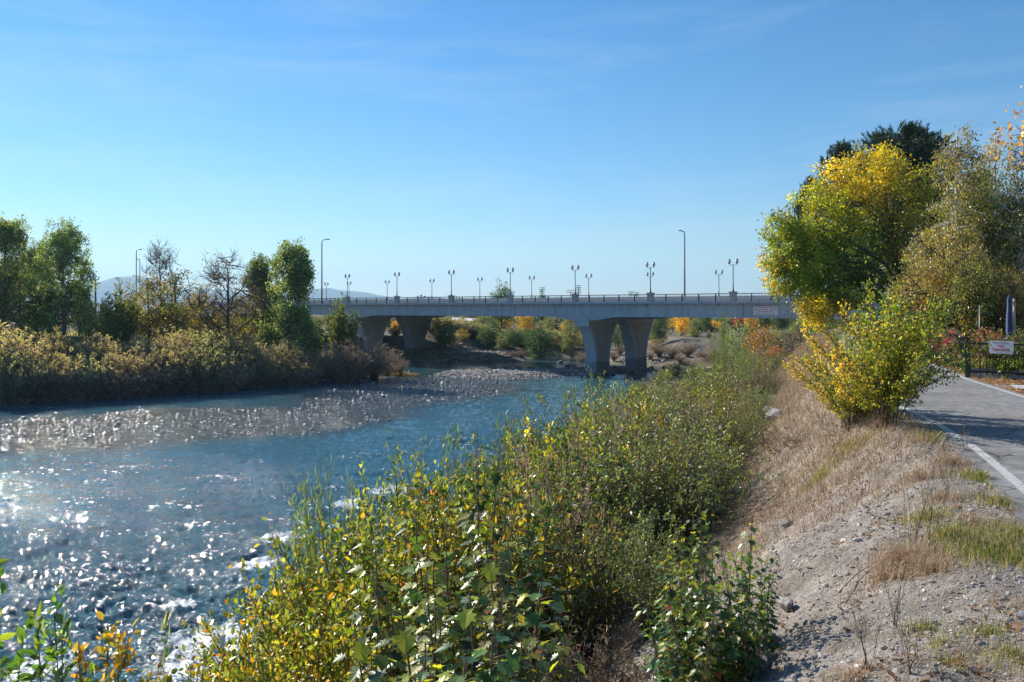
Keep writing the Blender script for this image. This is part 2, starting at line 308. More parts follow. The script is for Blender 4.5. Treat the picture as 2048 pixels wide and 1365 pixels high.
def tz(X, Y, full=False):
    X = np.asarray(X, float); Y = np.asarray(Y, float)
    xs = np.interp(Y, YS, XSH); xc = np.interp(Y, YC, XCR); xp = np.interp(Y, YP, XPL)
    w1 = fbm(X * .35, Y * .35, 3)
    xs = xs + .5 * w1
    t = (X - xs) / (xc - xs); tt = np.clip(t, 0, 1)
    a = xc - X; a = .3 * np.logaddexp(0, a / .3); sl = np.interp(Y, [7, 17], [.62, .98]); a1 = np.minimum(3.2 / sl, .62 * (xc - xs)); zb_ = -sl * a1
    zr = np.where(a < a1, -sl * a, zb_ + (WZ - zb_) * np.clip((a - a1) / (xc - xs - a1), 0, 1.0)); zr = np.where(t < 0, WZ - np.minimum(1.2, .45 * (xs - X)), zr)
    zr = np.where(Y > 112, np.minimum(zr, -3.0 + 0 * Y), zr)
    rough = sstep(-.1, .25, t) * (1 - sstep(.93, 1.12, t))
    zr = zr + rough * (.20 * fbm(X * .6, Y * .6, 3) + .07 * fbm(X * 2.1, Y * 2.1, 3))
    dl = sdist(LB, X, Y) + 1.2 * fbm(X * .12 + 5, Y * .12, 3)
    leftside = X < 0.0
    rise = np.where(Y < 112, 2.0 * sstep(0, 5, dl) + 2.7 * sstep(6, 26, dl), 1.0 * sstep(0, 5, dl) + 2.3 * sstep(7, 16, dl) + .9 * sstep(60, 200, dl))
    zl = np.where(dl < 0, WZ + np.maximum(-1.2, .3 * dl), WZ + .05 + rise + .12 * fbm(X * .4, Y * .4, 3) * sstep(1, 6, dl))
    z = np.maximum(np.maximum(zr, zl), WZ - 1.3)
    bar = np.full(X.shape, -99.0)
    for p in BARS_W: bar = np.maximum(bar, sdist(p, X, Y))
    z = np.maximum(z, np.where(bar > -3, WZ + np.clip(.16 * bar, -.6, .32) + .08 * fbm(X * 1.1, Y * 1.1, 3), -99))
    rif = np.full(X.shape, -99.0)
    for p in RIF_W: rif = np.maximum(rif, sdist(p, X, Y))
    z = np.maximum(z, np.where(rif > -3, WZ - .21 + np.clip(.06 * rif, -.5, .10) + .16 * fbm(X * .45, Y * 1.2, 4), -99))
    # flat corridor of the path
    cor = sstep(-.9, -.2, X - xp) * (1 - sstep(PATH_W + .2, PATH_W + .9, X - xp)) * (1 - sstep(95, 105, Y))
    z = np.where(cor > 0, z * (1 - cor) + cor * -.012, z)
    near = (1 - sstep(14, 30, np.hypot(X, Y)))
    z = z + near * (1 - cor) * sstep(-6, -5.6, z) * (.035 * fbm(X * 1.3, Y * 1.3, 3) + .022 * fbm(X * 5, Y * 5, 3) + .016 * fbm(X * 16, Y * 16, 3) - .05 * sstep(.1, 1.2, xc - X) * np.maximum(0, fbm(Y * 2.2 + .5 * X, X * .35, 3)) - .03 * np.maximum(0, fbm(Y * 6 + 1.5 * X, X * .8, 2)))
    if full: return z, t, dl, bar, rif, cor, xp
    return z
def tz1(x, y): return float(tz(np.array([x]), np.array([y]))[0])

def fan_grid(ys, half, c0=0.0, ncol=620, outer=(1.3, 1.8, 3, 6, 12, 40, 150)):
    u = np.linspace(-1, 1, ncol); o = np.array(outer); u = np.concatenate([-o[::-1], u, o])
    w = half(ys)
    X = u[None] * w[:, None] + c0 * ys[:, None]; Y = np.repeat(ys[:, None], len(u), 1)
    return X, Y
def grid_faces(r, c):
    i = np.arange(r - 1)[:, None] * c; j = np.arange(c - 1)[None]
    return np.stack([i + j, i + j + 1, i + c + j + 1, i + c + j], -1).reshape(-1, 4)

ys = [2.6]
while ys[-1] < 175: ys.append(ys[-1] * 1.0085 + .004)
ys = np.array([-400, -120, -60, -30, -18, -10, -6, -4, -2.5, -1.5, -.8, 0, .6, 1.2, 1.7, 2.0, 2.3] + ys + [200, 240, 300, 400, 600, 1000, 2000, 4500, 9000])
GX, GY = fan_grid(ys, lambda y: np.abs(y) * .74 + 8.5, 0.0, 600)
GZ, T_, DL, BR, RF, COR, XPm = tz(GX, GY, True)
def mixc(a, b, w): return a * (1 - w[..., None]) + b * w[..., None]
def rgb(*c): return np.array(c, float)
n1 = fbm(GX * .8, GY * .8, 4); n2 = fbm(GX * .22 + 9, GY * .22, 4); n3 = fbm(GX * 3.1, GY * 3.1, 3)
C = np.broadcast_to(rgb(.365, .322, .29), GX.shape + (3,)).copy()                 # grey-brown gravelly dirt
C = mixc(C, rgb(.38, .31, .24), sstep(.05, .4, n1 * .7 + .5 * sstep(7, 12, GY) - .25) * (1 - sstep(60, 90, GY)) * .8)    # dry grass thatch
C = mixc(C, rgb(.17, .135, .10), sstep(.08, .3, n3) * .5)
C = mixc(C, rgb(.17, .14, .115), (1 - sstep(.15, .45, T_)) * (GY < 105))                   # low bank
C = mixc(C, rgb(.13, .10, .065), sstep(1.5, 2.5, GX - XPm - PATH_W + 1.5) * (GY < 90) * (GY > 0) * .85)      # leaf litter, garden soil
lawn = sstep(-.1, .15, n2) * sstep(12, 22, DL) * (GX < -12) * (GY < 140)
C = np.where((DL > -1)[..., None] & (T_ < .3)[..., None], mixc(np.broadcast_to(rgb(.20, .17, .13), C.shape), rgb(.10, .14, .04), lawn), C)
C = mixc(C, rgb(.12, .105, .07), sstep(12, 20, DL) * (GY > 120) * .7)
C = mixc(C, rgb(.19, .18, .175), sstep(-2, 0, BR)); C = mixc(C, rgb(.085, .09, .10), sstep(-2, 0, RF))
C = mixc(C, rgb(.045, .05, .045), 1 - sstep(WZ - .25, WZ + .03, GZ))
b = MB(); b.add(np.stack([GX, GY, GZ], -1), grid_faces(*GX.shape), C.reshape(-1, 3), True)
tag(b.build('ground', M['ground']), 'river banks, gravel bars and dirt shoulder around the river', 'ground', kind='structure')

# ------------------------------------------------------------------ water
ys = [11.0]
while ys[-1] < 150: ys.append(ys[-1] * 1.0047)
ys = np.array([-300, -80, -20, 0, 5, 8] + ys + [170, 200])
WX, WY = fan_grid(ys, lambda y: np.abs(y) * .50 + 3, -.22, 520, (1.15, 1.4, 2, 4, 9, 20))
rot = math.radians(-14)
wx = WX * math.cos(rot) + WY * math.sin(rot); wy = -WX * math.sin(rot) + WY * math.cos(rot)
_, t_, dl_, br_, rf_, _, _ = tz(WX, WY, True)
shallow = np.maximum(sstep(-4, 1, rf_), sstep(-4, 0, br_))
calm = sstep(88, 100, WY) ; chan = (1 - shallow) * (1 - calm)
patch = fbm(WX * .05 + 3, WY * .09, 3)
amp = (.11 + .15 * sstep(-.35, .3, patch)) * chan * (1 - .55 * sstep(40, 85, WY)) + .03 * shallow * (1 - calm) + .006 * calm
near_amp = 1 + .8 * (1 - sstep(18, 30, WY))
def ridge(v): return 1 - np.abs(v) * 2.2
q1 = fbm(wx * .30, wy * .62, 2); q2 = fbm(wx * 1.0 + 4, wy * 2.1 + 1.5 * q1, 3); q3 = fbm(wx * 3.6, wy * 6.0, 2)
H = amp * near_amp * (.9 * q1 + .7 * ridge(q2) * .6 + .22 * q3)
H -= amp * near_amp * .30
shore_d = (WX - np.interp(WY, YS, XSH))
spots = [gp(430, 1290, WZ) + (2.0,), gp(345, 1215, WZ) + (.9,), gp(510, 1130, WZ) + (1.2,), gp(380, 1340, WZ) + (1.4,), gp(560, 1080, WZ) + (1.3,), gp(790, 985, WZ) + (1.6,), gp(700, 1010, WZ) + (1.0,), gp(70, 1340, WZ) + (1.2,)]
rap = np.zeros(WX.shape)
for (sx, sy, sr) in spots: rap = np.maximum(rap, np.exp(-((WX - sx) ** 2 + ((WY - sy) * 1.1) ** 2) / (sr * sr)))
H += rap * (.10 + .28 * fbm(WX * 1.6, WY * 1.6, 4))
crest = .55 * q1 + .30 * ridge(q2) + .75 * fbm(wx * 3.4 + 9, wy * 8.0, 3) + .3 * q3; k_ = (WY > 15) & (WY < 80) & (shallow < .1); c94, c995 = np.quantile(crest[k_], [.86, .99])
foam = .16 + .46 * sstep(c94, c995, crest) * chan * sstep(-.6, .2, patch + .05 - .012 * (WX + .35 * WY))
foam = np.maximum(foam, .14 + .50 * rap * (rap > .25))
foam = np.where(shallow > .2, .12 + .35 * sstep(.12, .4, q2) * (1 - calm), foam)
foam = foam * (1 - calm) * (1 - .25 * sstep(45, 80, WY) * (1 - shallow))
rgh = np.clip(.36 * chan * (1 - .5 * sstep(32, 65, WY)) + .9 * shallow * (1 - calm) + .5 * sstep(-.1, .3, patch) * chan + .05, 0, 1)
slick = np.exp(-((WX + 19) / 9) ** 2 - ((WY - 36 - .15 * (WX + 19)) / 2.2) ** 2)
b = MB(); b.add(np.stack([WX, WY, WZ + H], -1), grid_faces(*WX.shape), np.stack([foam, rgh, shallow * .8], -1).reshape(-1, 3), True)
tag(b.build('water', M['water']), 'river water', 'river', kind='structure')

# ------------------------------------------------------------------ path
def strip(name, mat, yv, x0, x1, z, col, label):
    V = np.concatenate([np.stack([x0, yv, np.full(len(yv), z)], -1)[:, None], np.stack([x1, yv, np.full(len(yv), z)], -1)[:, None]], 1).reshape(-1, 3)
    n = len(yv); F = [(2 * i, 2 * i + 1, 2 * i + 3, 2 * i + 2) for i in range(n - 1)]
    o = MB().add(V, F, col).build(name, mat); return tag(o, label, None, kind='structure')
yv = np.concatenate([np.linspace(-20, 3, 30), np.linspace(3.1, 30, 240), np.linspace(31, 85, 60)])
from_np = lambda y: np.interp(y, YP, XPL)
ker = np.exp(-np.linspace(-2, 2, 21) ** 2); ker /= ker.sum()
def smooth_x(y): return sum(k * from_np(y + o) for k, o in zip(ker, np.linspace(-1.6, 1.6, 21)))
edge_n = .05 * fbm(yv * 1.5, yv * 0, 3) + .03 * fbm(yv * 6, yv * 0 + 3, 2)
strip('path', M['asphalt'], yv, smooth_x(yv) + edge_n, smooth_x(yv) + PATH_W + edge_n[::-1] * .6, .004, (.21, .205, .205), 'grey asphalt riverside path')
yv2 = yv[yv < 60]; 
strip('path_line', M['paint'], yv2, smooth_x(yv2) + .22, smooth_x(yv2) + .33, .008, (.6, .6, .6), 'white line along the river side of the path')
strip('path_line', M['paint'], yv2, smooth_x(yv2) + PATH_W - .22, smooth_x(yv2) + PATH_W - .12, .008, (.6, .6, .6), 'white line along the garden side of the path')
V = [(10.35, 16.5, .012), (14.5, 14.2, .012), (14.9, 15.3, .012), (10.75, 17.35, .012)]
sl = MB().add(V, [(0, 1, 2, 3)], (.38, .37, .35)).build('pavement_slab', M['slab']); tag(sl, 'pale concrete slab beside the path in front of the fence', None, kind='structure')

# ------------------------------------------------------------------ bridge (local x: towards the right bank, y: across the deck, z up)
BX, BY = 7.5, 95.4; UX, UY = .79, -.613; BROT = math.atan2(UY, UX)
def bw(s, t): return (BX + UX * s + .613 * t, BY + UY * s + .79 * t)      # s positive towards the right bank
L0, L1 = -96.0, 78.0; BENTS = [-81.4, -40.7, 0.0, 40.7]; DW = 18.5
bridge = empty('road_bridge', (BX, BY, 0), BROT)
tag(bridge, 'long pale concrete road bridge with flared piers crossing the river', 'bridge')
def gird_z(x):
    z = .70
    for bx in BENTS:
        a = abs(x - (bx + .9)); z = min(z, .70 - .42 * (1 - sstep(1.0, 5.0, a)))
    return float(z)
xs_ = sorted(set(list(np.arange(L0, L1, 3.0)) + [L1] + [bx + .9 + o for bx in BENTS for o in np.linspace(-6, 6, 25)]))
def girder(y0, y1):
    m = MB()
    V = []
    for x in xs_:
        zb = gird_z(x); V += [(x, y0, 2.2), (x, y0, zb + .18), (x, y0 - .05, zb + .16), (x, y0 - .05, zb), (x, y1, zb), (x, y1, 2.2)]
    n = 6; F = []
    for i in range(len(xs_) - 1):
        for k in range(n):
            F.append((i * n + k, (i + 1) * n + k, (i + 1) * n + (k + 1) % n, i * n + (k + 1) % n))
    m.add(V, F); m.f.append(np.array([[0, 1, 2, 3, 4, 5]])); m.sm.append(np.array([False]))
    return m.build('girder', M['concrete'], bridge)
girder(.35, .95); girder(DW - .95, DW - .35)
for jx in (-52, -33.5, -27, -13.4, -3.3, 7.2, 13.6, 20.5, 27.1, 34):
    MB().box(jx, jx + .035, .340, .349, .9, 2.19).build('panel_joint', M['dark_metal'], bridge)
for dx in (-30, -11.2, -2.4, 9.3, 17.8, 29):
    MB().tube([(dx, .30, 2.19), (dx, .28, 2.02), (dx, .28, 1.86)], .05, 8).build('drain_pipe', M['grey_metal'], bridge)
for yy in (4.4, 9.25, 13.6): girder(yy, yy + .5)
MB().box(L0, L1, -.12, DW + .12, 2.2, 2.46).build('deck', M['concrete'], bridge)
for (y0, y1) in ((2.3, 2.6), (DW - 2.6, DW - 2.3)):
    MB().box(L0, L1, y0, y1, 2.46, 3.03).build('barrier', M['concrete_wall'], bridge)
MB().box(L0, L1, 2.62, DW - 2.62, 2.464, 2.5).build('road_surface', M['asphalt'], bridge)
def column_prof(zz, zt, zb):                               # half width of a flared column at height zz
    t = (zz - zb) / (zt - zb); return 1.6 + 2.3 * max(0, (t - .22) / .78) ** 2.1
for bx in BENTS[1:]:
    for cy in (4.05, 13.55):
        zt, zb = .36, WZ - .6
        if bx < -30: zb = WZ - 1.0
        m = MB(); Z = np.linspace(zb, zt, 26)
        V = []
        for z in Z:
            hw = column_prof(z, zt, WZ)
            V += [(bx, cy - hw, z), (bx + 1.3, cy - hw, z), (bx + 1.3, cy + hw, z), (bx, cy + hw, z)]
        F = [(4 * i + k, 4 * i + (k + 1) % 4, 4 * i + 4 + (k + 1) % 4, 4 * i + 4 + k) for i in range(25) for k in range(4)]
        m.add(V, F); m.f.append(np.array([[0, 1, 2, 3], [100, 103, 102, 101]])); m.sm.append(np.array([False, False]))
        pier = m.build('pier', M['concrete'], bridge)
        # ribbed panel framed by a raised curved border on both broad faces
        for xf, sg in ((bx + 1.3, 1), (bx, -1)):
            pm = MB(); Zp = np.linspace(WZ + .25, zt - .35, 24); V = []
            for z in Zp:
                hw = column_prof(z, zt, WZ) - .55
                V += [(xf + sg * .003, cy - hw, z), (xf + sg * .003, cy + hw, z), (xf - sg * .0, cy - hw, z), (xf - sg * .0, cy + hw, z)]
            pm.add(V, [(4 * i, 4 * i + 1, 4 * i + 5, 4 * i + 4) for i in range(23)])
            pm.build('ribbed_panel', M['concrete_panel'], pier)
            for sd_ in (-1, 1):
                rm = MB(); V = []
                for z in np.linspace(WZ - .2, zt - .3, 26):
                    hw = column_prof(z, zt, WZ); a, c_ = cy + sd_ * (hw - .02), cy + sd_ * (hw - .52)
                    V += [(xf + sg * .002, a, z), (xf + sg * .09, a, z), (xf + sg * .09, c_, z), (xf + sg * .002, c_, z)]
                rm.add(V, [(4 * i + k, 4 * i + (k + 1) % 4, 4 * i + 4 + (k + 1) % 4, 4 * i + 4 + k) for i in range(25) for k in range(3)])
                rm.build('pier_border', M['concrete'], pier)
    MB().box(bx - .15, bx + 1.75, .12, .345, -.45, .62).build('cap_block', M['concrete'], bridge)
    MB().box(bx + .1, bx + 1.2, .5, DW - .4, .37, 1.6).build('pier_cap', M['concrete'], bridge)
for xa, xb in ((-86, -82.6), (70.0, 74)):
    MB().box(xa, xb, -.3, DW + .3, -6.5, 2.19).build('abutment', M['concrete'], bridge)
lamp_s = [60.6, 50.6, 40.9, 30.3, 19.9, 9.9, .1, -9.9, -19.5, -29.5, -39.5, -49.5]     # distances towards the left bank, photo-measured
rail = MB(); bars = MB()
for yy in (.12, DW - .12):
    rail.box(L0, L1, yy - .035, yy + .035, 3.2, 3.27); rail.box(L0, L1, yy - .02, yy + .02, 2.56, 2.6)
for x in np.arange(-62, 60, .16): bars.box(x - .011, x + .011, .105, .127, 2.6, 3.2)
ro = rail.build('railing', M['dark_metal'], bridge); bars.build('baluster', M['dark_metal'], ro)['kind'] = 'stuff'
pst = MB().box(-.045, .045, -.045, .045, 0, .76).build('post', M['dark_metal'], ro, link=False)
for i in range(len(lamp_s) - 1):
    for k in range(1, 5):
        x = -(lamp_s[i] + (lamp_s[i + 1] - lamp_s[i]) * k / 5)
        p = pst.copy(); COL.objects.link(p); p.parent = ro; p.location = (x, .12, 2.46)
pilm = MB().box(-.30, .30, -.26, .30, 0, .86).box(-.36, .36, -.32, .36, .862, .98)
pil = pilm.build('pilaster', M['stone_pilaster'], bridge, link=False)
for s in lamp_s:
    p = pil.copy(); COL.objects.link(p); p.parent = bridge; p.location = (-s, .14, 2.463)

# twin-globe lamps
def make_twin():
    r = empty('twin_globe_lamp')
    m = MB().lathe([(.13, 0), (.13, .08), (.075, .16), (.06, .7), (.045, .72), (.04, 2.75), (.05, 2.8), (.02, 2.86)], 10); m.build('pole', M['dark_metal'], r)
    a = MB().tube([(-.42, 0, 2.93), (-.38, 0, 2.80), (-.2, 0, 2.74), (0, 0, 2.72), (.2, 0, 2.74), (.38, 0, 2.80), (.42, 0, 2.93)], .025, 6)
    a.lathe([(.11, 2.90), (.13, 2.97)], 10, cx=-.42); a.lathe([(.11, 2.90), (.13, 2.97)], 10, cx=.42); a.build('arm', M['dark_metal'], r)
    for sx in (-.42, .42):
        g = MB().lathe([(.08, 2.97), (.145, 3.03), (.175, 3.14), (.155, 3.25), (.09, 3.32), (.015, 3.345)], 12, cx=sx).build('globe', M['globe'], r)
        MB().lathe([(.10, 3.315), (.11, 3.35), (.045, 3.40), (.01, 3.44)], 10, cx=sx).build('finial_cap', M['dark_metal'], g)
    return r
def copy_tree(o, parent=None, deep=True):
    c = o.copy(); COL.objects.link(c); c.parent = parent
    for ch in o.children: copy_tree(ch, c)
    return c
def drop(o):
    for ch in list(o.children): drop(ch)
    bpy.data.objects.remove(o)
twin = make_twin()
near_lbl = {60.6: 'twin globe lamp on the near parapet hidden behind the tall cottonwood left of the bridge', 50.6: 'near-side twin globe lamp just left of the tall cobra-head light at the bridge\'s left end',
 40.9: 'near-side twin globe lamp on the pilaster above the narrow conical tree', 30.3: 'near-side twin globe lamp standing over the left pier', 19.9: 'second near-side twin globe lamp right of the left pier',
 9.9: 'near-side twin globe lamp in front of the dark tree top showing over the deck', .1: 'near-side twin globe lamp directly over the central river pier', -9.9: 'near-side twin globe lamp lined up with a lower lamp behind it',
 -19.5: 'rightmost near-side twin globe lamp clear of the maple crown', -29.5: 'near-side twin globe lamp behind the left edge of the maple crown'}
for s in lamp_s[:10]:
    o = copy_tree(twin); x, y = bw(-s, .16); o.location = (x, y, 3.44); o.rotation_euler = (0, 0, BROT)
    tag(o, near_lbl[s], 'street lamp', 'twin globe lamps along the near edge of the bridge')
far_lbl = {68: 'far-side twin globe lamp leftmost over the blue hill, right of the tall cobra-head light', 61.6: 'far-side twin globe lamp just right of and below a taller near-side one', 51.5: 'small far-side twin globe lamp at the right foot of the blue hill',
 40.7: 'far-side twin globe lamp over the right column of the left pier', 30.2: 'far-side twin globe lamp left of the dark tree top', 19.9: 'far-side twin globe lamp right of the dark tree top', 9.7: 'far-side twin globe lamp beside the distant stadium lights over the central pier',
 -.2: 'lower far-side twin globe lamp overlapped by a near-side pole', -10.1: 'far-side twin globe lamp right of the tall thin cobra-head light'}
for s, lb in far_lbl.items():
    o = copy_tree(twin); x, y = bw(-s, DW - .2); o.location = (x, y, 3.27); o.rotation_euler = (0, 0, BROT)
    tag(o, lb, 'street lamp', 'twin globe lamps along the far edge of the bridge')
drop(twin)
def cobra(x, y, z0, h, arm, label, thick=1.0):
    r = empty('tall_street_light', (x, y, z0)); tag(r, label, 'street light', 'tall cobra-head street lights')
    m = MB().tube([(0, 0, 0), (0, 0, h * .5), (0, 0, h - .5), (.06 * np.sign(arm), 0, h - .12), (.4 * np.sign(arm), 0, h), (arm * .7, 0, h + .05)], np.array([.13, .1, .08, .07, .06, .05]) * thick, 8)
    m.build('pole', M['grey_metal'], r)
    MB().lathe([(.2, 0), (.2, .3), (.14, .4)], 10).build('base', M['grey_metal'], r)
    sg = np.sign(arm)
    V = [(arm * .65, -.06, h + .0), (arm * .65, .06, h), (arm * .65, .06, h + .1), (arm * .65, -.06, h + .1), (arm * .85, -.15, h - .05), (arm * .85, .15, h - .05), (arm * .85, .13, h + .14), (arm * .85, -.13, h + .14), (arm * 1.1, -.1, h), (arm * 1.1, .1, h), (arm * 1.1, .08, h + .09), (arm * 1.1, -.08, h + .09)]
    F = [(4 * i + k, 4 * i + (k + 1) % 4, 4 * i + 4 + (k + 1) % 4, 4 * i + 4 + k) for i in range(2) for k in range(4)] + [(0, 3, 2, 1), (8, 9, 10, 11)]
    MB().add(V, F).build('lamp_head', M['grey_metal'], r); return r
x, y = bw(-47, .3); cobra(x, y, 2.46, 9.9, 1.1, 'tall grey cobra-head street light at the bridge\'s left end beside the cottonwood')
x, y = bw(5.4, DW - .4); cobra(x, y, 2.46, 9.5, -.7, 'tall thin cobra-head street light on the right half of the bridge')
cobra(-67.8, 145, -1, 13.3, .9, 'taller of the two thin street lights far left of the bridge')
cobra(-79.2, 171, -1, 13.2, -.6, 'shorter of the two thin street lights far left of the bridge')
tp = empty('utility_pole', (-70.5, 136, -1.5)); tag(tp, 'short dark utility pole standing right of the leftmost cottonwoods', 'pole')
MB().tube([(0, 0, 0), (0, 0, 8.2)], [.2, .14], 8).build('pole_shaft', M['bark'], tp); MB().box(-.9, .9, -.06, .06, 7.4, 7.55).build('crossarm', M['bark'], tp)
# small three-globe plaza lamp past the bridge and stadium floodlight masts
def plaza(x, y, h, lab):
    r = empty('plaza_lamp', (x, y, -2.4)); tag(r, lab, 'street lamp', 'low globe lamps beyond the bridge')
    MB().lathe([(.1, 0), (.06, .3), (.05, h)], 8).build('pole', M['dark_metal'], r)
    MB().tube([(-.7, 0, h), (0, 0, h - .15), (.7, 0, h)], .04, 5).build('arm', M['dark_metal'], r)
    for sx, sz in ((-.7, 0), (0, .25), (.7, 0)):
        MB().lathe([(.1, h + sz), (.22, h + .12 + sz), (.24, h + .3 + sz), (.1, h + .48 + sz), (.01, h + .5 + sz)], 10, cx=sx).build('globe', M['globe'], r)
plaza((842 - 1024) / FPX * 160, 160, 6.2, 'low three-globe lamp peeking over the rail left of the left pier lamp')
plaza((913 - 1024) / FPX * 190, 190, 6.3, 'smaller three-globe lamp head just over the rail left of the deck middle')
for i, (px, d, h, w, nrow, lab) in enumerate([(1084, 480, 14.2, 3.4, 3, 'distant stadium floodlight mast left of the central pier lamp'), (1141, 480, 12.6, 4.6, 2, 'wide low stadium floodlight rack beside the central pier lamp'), (1157, 470, 15.2, 3.0, 5, 'distant tall stadium floodlight mast directly behind the central pier lamp'), (1262, 500, 12.2, 3.2, 3, 'distant floodlight rack left of the overlapping lamps on the bridge'), (1273, 520, 12.2, 3.2, 3, 'rightmost distant floodlight rack over the bridge rail')]):
    r = empty('floodlight_mast', ((px - 1024) / FPX * d, d, -2.4)); tag(r, lab, 'floodlight mast', 'stadium floodlight masts beyond the bridge')
    MB().tube([(0, 0, 0), (0, 0, h + 1.5)], [.3, .2], 6).build('mast', M['dark_metal'], r)
    m = MB()
    for k in range(nrow):
        z = h + 2.2 - k * 1.05; m.box(-w / 2, w / 2, -.08, .08, z - .08, z)
        for j in range(6): xx = -w / 2 + w * (j + .5) / 6; m.box(xx - .18, xx + .18, -.3, .0, z + .02, z + .42)
    m.build('lamp_rack', M['dark_metal'], r)

# weathered notice on the girder (its wording cannot be read in the photograph)
sx0 = -(( 7.5 - 95.4 * (1505 - 1024) / FPX) / (.79 + .613 * (1505 - 1024) / FPX)); sx1 = -((7.5 - 95.4 * (1553.5 - 1024) / FPX) / (.79 + .613 * (1553.5 - 1024) / FPX))
nb = empty('bridge_notice', (*bw(sx0, .26), .98), BROT); tag(nb, 'faded four-line notice board fixed on the bridge girder left of the maple', 'sign')
W_ = sx1 - sx0; MB().box(0, W_, 0, .05, 0, .92).build('board', M['sign_white'], nb)
m = MB(); m2 = MB(); rr = random.Random(4)
for li, (z, words, mm) in enumerate(((.76, (.25, .9, .3, .5, .2), m), (.54, (.5, .3, .8, .3, .6), m), (.32, (.45, .3, .4, .5), m), (.09, (.3, .25, .35, .28, .3, .35), m2))):
    tot = sum(words) + .1 * (len(words) - 1); x = (W_ - tot * W_ / 3.0) / 2
    for w in words:
        w *= W_ / 3.0; nl = max(2, int(w / .085))
        for q in range(nl):
            xx = x + q * w / nl; mm.box(xx, xx + w / nl * .62, -.004, -.001, z + .0, z + .11 - .03 * rr.random())
        x += w + .1 * W_ / 3.0
m.build('lettering', M['sign_red'], nb); m2.build('lettering', M['sign_dark'], nb)

# ------------------------------------------------------------------ far hills
def hill(name, pts, d, thick, label):
    P = np.array(pts, float); xs = (P[:, 0] - 1024) / FPX * d; hs_ = (HORY - P[:, 1]) / FPX * d + EYE
    u = np.linspace(xs[0], xs[-1], 90); h = np.interp(u, xs, hs_) + (fbm(u * .004, u * 0, 4) * 22)
    h = np.maximum(h, 0); V = []; n = 9
    for k in range(n):
        f = math.sin(pi * k / (n - 1)) ** .8; V.append(np.stack([u, np.full_like(u, d - thick + 2 * thick * k / (n - 1)) , h * f - 3], -1))
    V = np.array(V); o = MB().add(V.reshape(-1, 3), grid_faces(n, 90), None, True).build(name, M['hill'])
    tag(o, label, 'hill', kind='structure')
hill('hills', [(-300, 612), (-100, 590), (60, 584), (185, 570), (215, 567), (262, 551), (300, 556), (345, 572), (400, 585), (470, 598), (560, 590), (600, 583), (655, 575), (690, 581), (735, 584), (765, 591), (800, 598), (850, 592), (890, 597), (960, 606), (1100, 612)], 6500, 900, 'blue distant hills')
hill('hills', [(-700, 606), (-200, 600), (200, 590), (420, 578), (600, 594), (1000, 606), (1500, 602), (2100, 596), (2700, 604)], 8600, 900, 'faint far hills')

# ------------------------------------------------------------------ fence, sign, parasol, garden wall
P0, P1, P2 = (10.95, 19.3), (12.9, 17.4), (13.6, 25.5)
def fence(a, b, label, step, thick, h=1.0, pts=True):
    L = math.hypot(b[0] - a[0], b[1] - a[1]); r = empty('iron_fence', (a[0], a[1], 0), math.atan2(b[1] - a[1], b[0] - a[0])); tag(r, label, 'fence', 'black iron fence panels round the garden')
    m = MB(); m.box(.05, L, -.018, .018, .80, .84); m.box(.05, L, -.018, .018, .14, .18); m.build('rail', M['black_metal'], r)
    m = MB(); x = step
    while x < L - .02:
        m.box(x - thick, x + thick, -thick * 1.02, thick * 1.02, .06, .93); m.add([(x - thick, -thick, .93), (x + thick, -thick, .93), (x + thick, thick, .93), (x - thick, thick, .93), (x, 0, .975)], [(0, 1, 4), (1, 2, 4), (2, 3, 4), (3, 0, 4)]); x += step
    m.build('picket_panel', M['black_metal'], r)
    if pts: MB().box(-.045, .045, -.045, .045, 0, h).box(-.055, .055, -.055, .055, h + .001, h + .03).build('post', M['black_metal'], r)
    MB().box(L + .003, L + .093, -.045, .045, 0, h).build('post', M['black_metal'], r)
    return r
fence(P0, P1, 'black iron garden fence panel carrying the no trespassing sign', .132, .008)
fence(P0, P2, 'black fence panel running back from the corner post along the path', .10, .006, pts=False)
ang = math.atan2(P1[1] - P0[1], P1[0] - P0[0])
sg = empty('warning_sign', (P0[0] + .46 * math.cos(ang) + .03 * math.sin(ang), P0[1] + .46 * math.sin(ang) - .03 * math.cos(ang), .60), ang)
tag(sg, 'white no trespassing sign with red letters hung on the black fence', 'sign')
def rrect(w, h, rad, z0, z1):
    P = []
    for cx, cy, a0 in ((w - rad, h - rad, 0), (rad, h - rad, 90), (rad, rad, 180), (w - rad, rad, 270)):
        for k in range(5): a = math.radians(a0 + k * 22.5); P.append((cx + rad * math.cos(a), cy + rad * math.sin(a)))
    n = len(P); V = [(x, z0, y) for x, y in P] + [(x, z1, y) for x, y in P]
    m = MB(); m.add(V, [(i, (i + 1) % n, n + (i + 1) % n, n + i) for i in range(n)]); m.f.append(np.array([list(range(n))])); m.f.append(np.array([list(range(n, 2 * n))[::-1]])); m.sm += [np.array([False])] * 2
    return m
rrect(.50, .30, .03, -.006, .0).build('board', M['sign_white'], sg)
def lettering(txt, size, x, z, mat, parent, y=-.009, bold=.0, sx=1.0):
    cu = bpy.data.curves.new('lettering', 'FONT'); cu.body = txt; cu.size = size; cu.align_x = 'CENTER'; cu.extrude = .001; cu.offset = bold
    t = bpy.data.objects.new('tmp', cu); COL.objects.link(t); bpy.context.view_layer.update()
    me = bpy.data.meshes.new_from_object(t); bpy.data.objects.remove(t); me.materials.clear(); me.materials.append(mat)
    o = bpy.data.objects.new('lettering', me); COL.objects.link(o); o.parent = parent; o.location = (x, y, z); o.rotation_euler = (pi / 2, 0, 0); o.scale = (sx, 1, 1); return o
lettering('PRIVATE PROPERTY', .052, .25, .235, M['sign_dark'], sg, sx=.78)
lettering('NO', .085, .25, .145, M['sign_red'], sg, bold=.002)
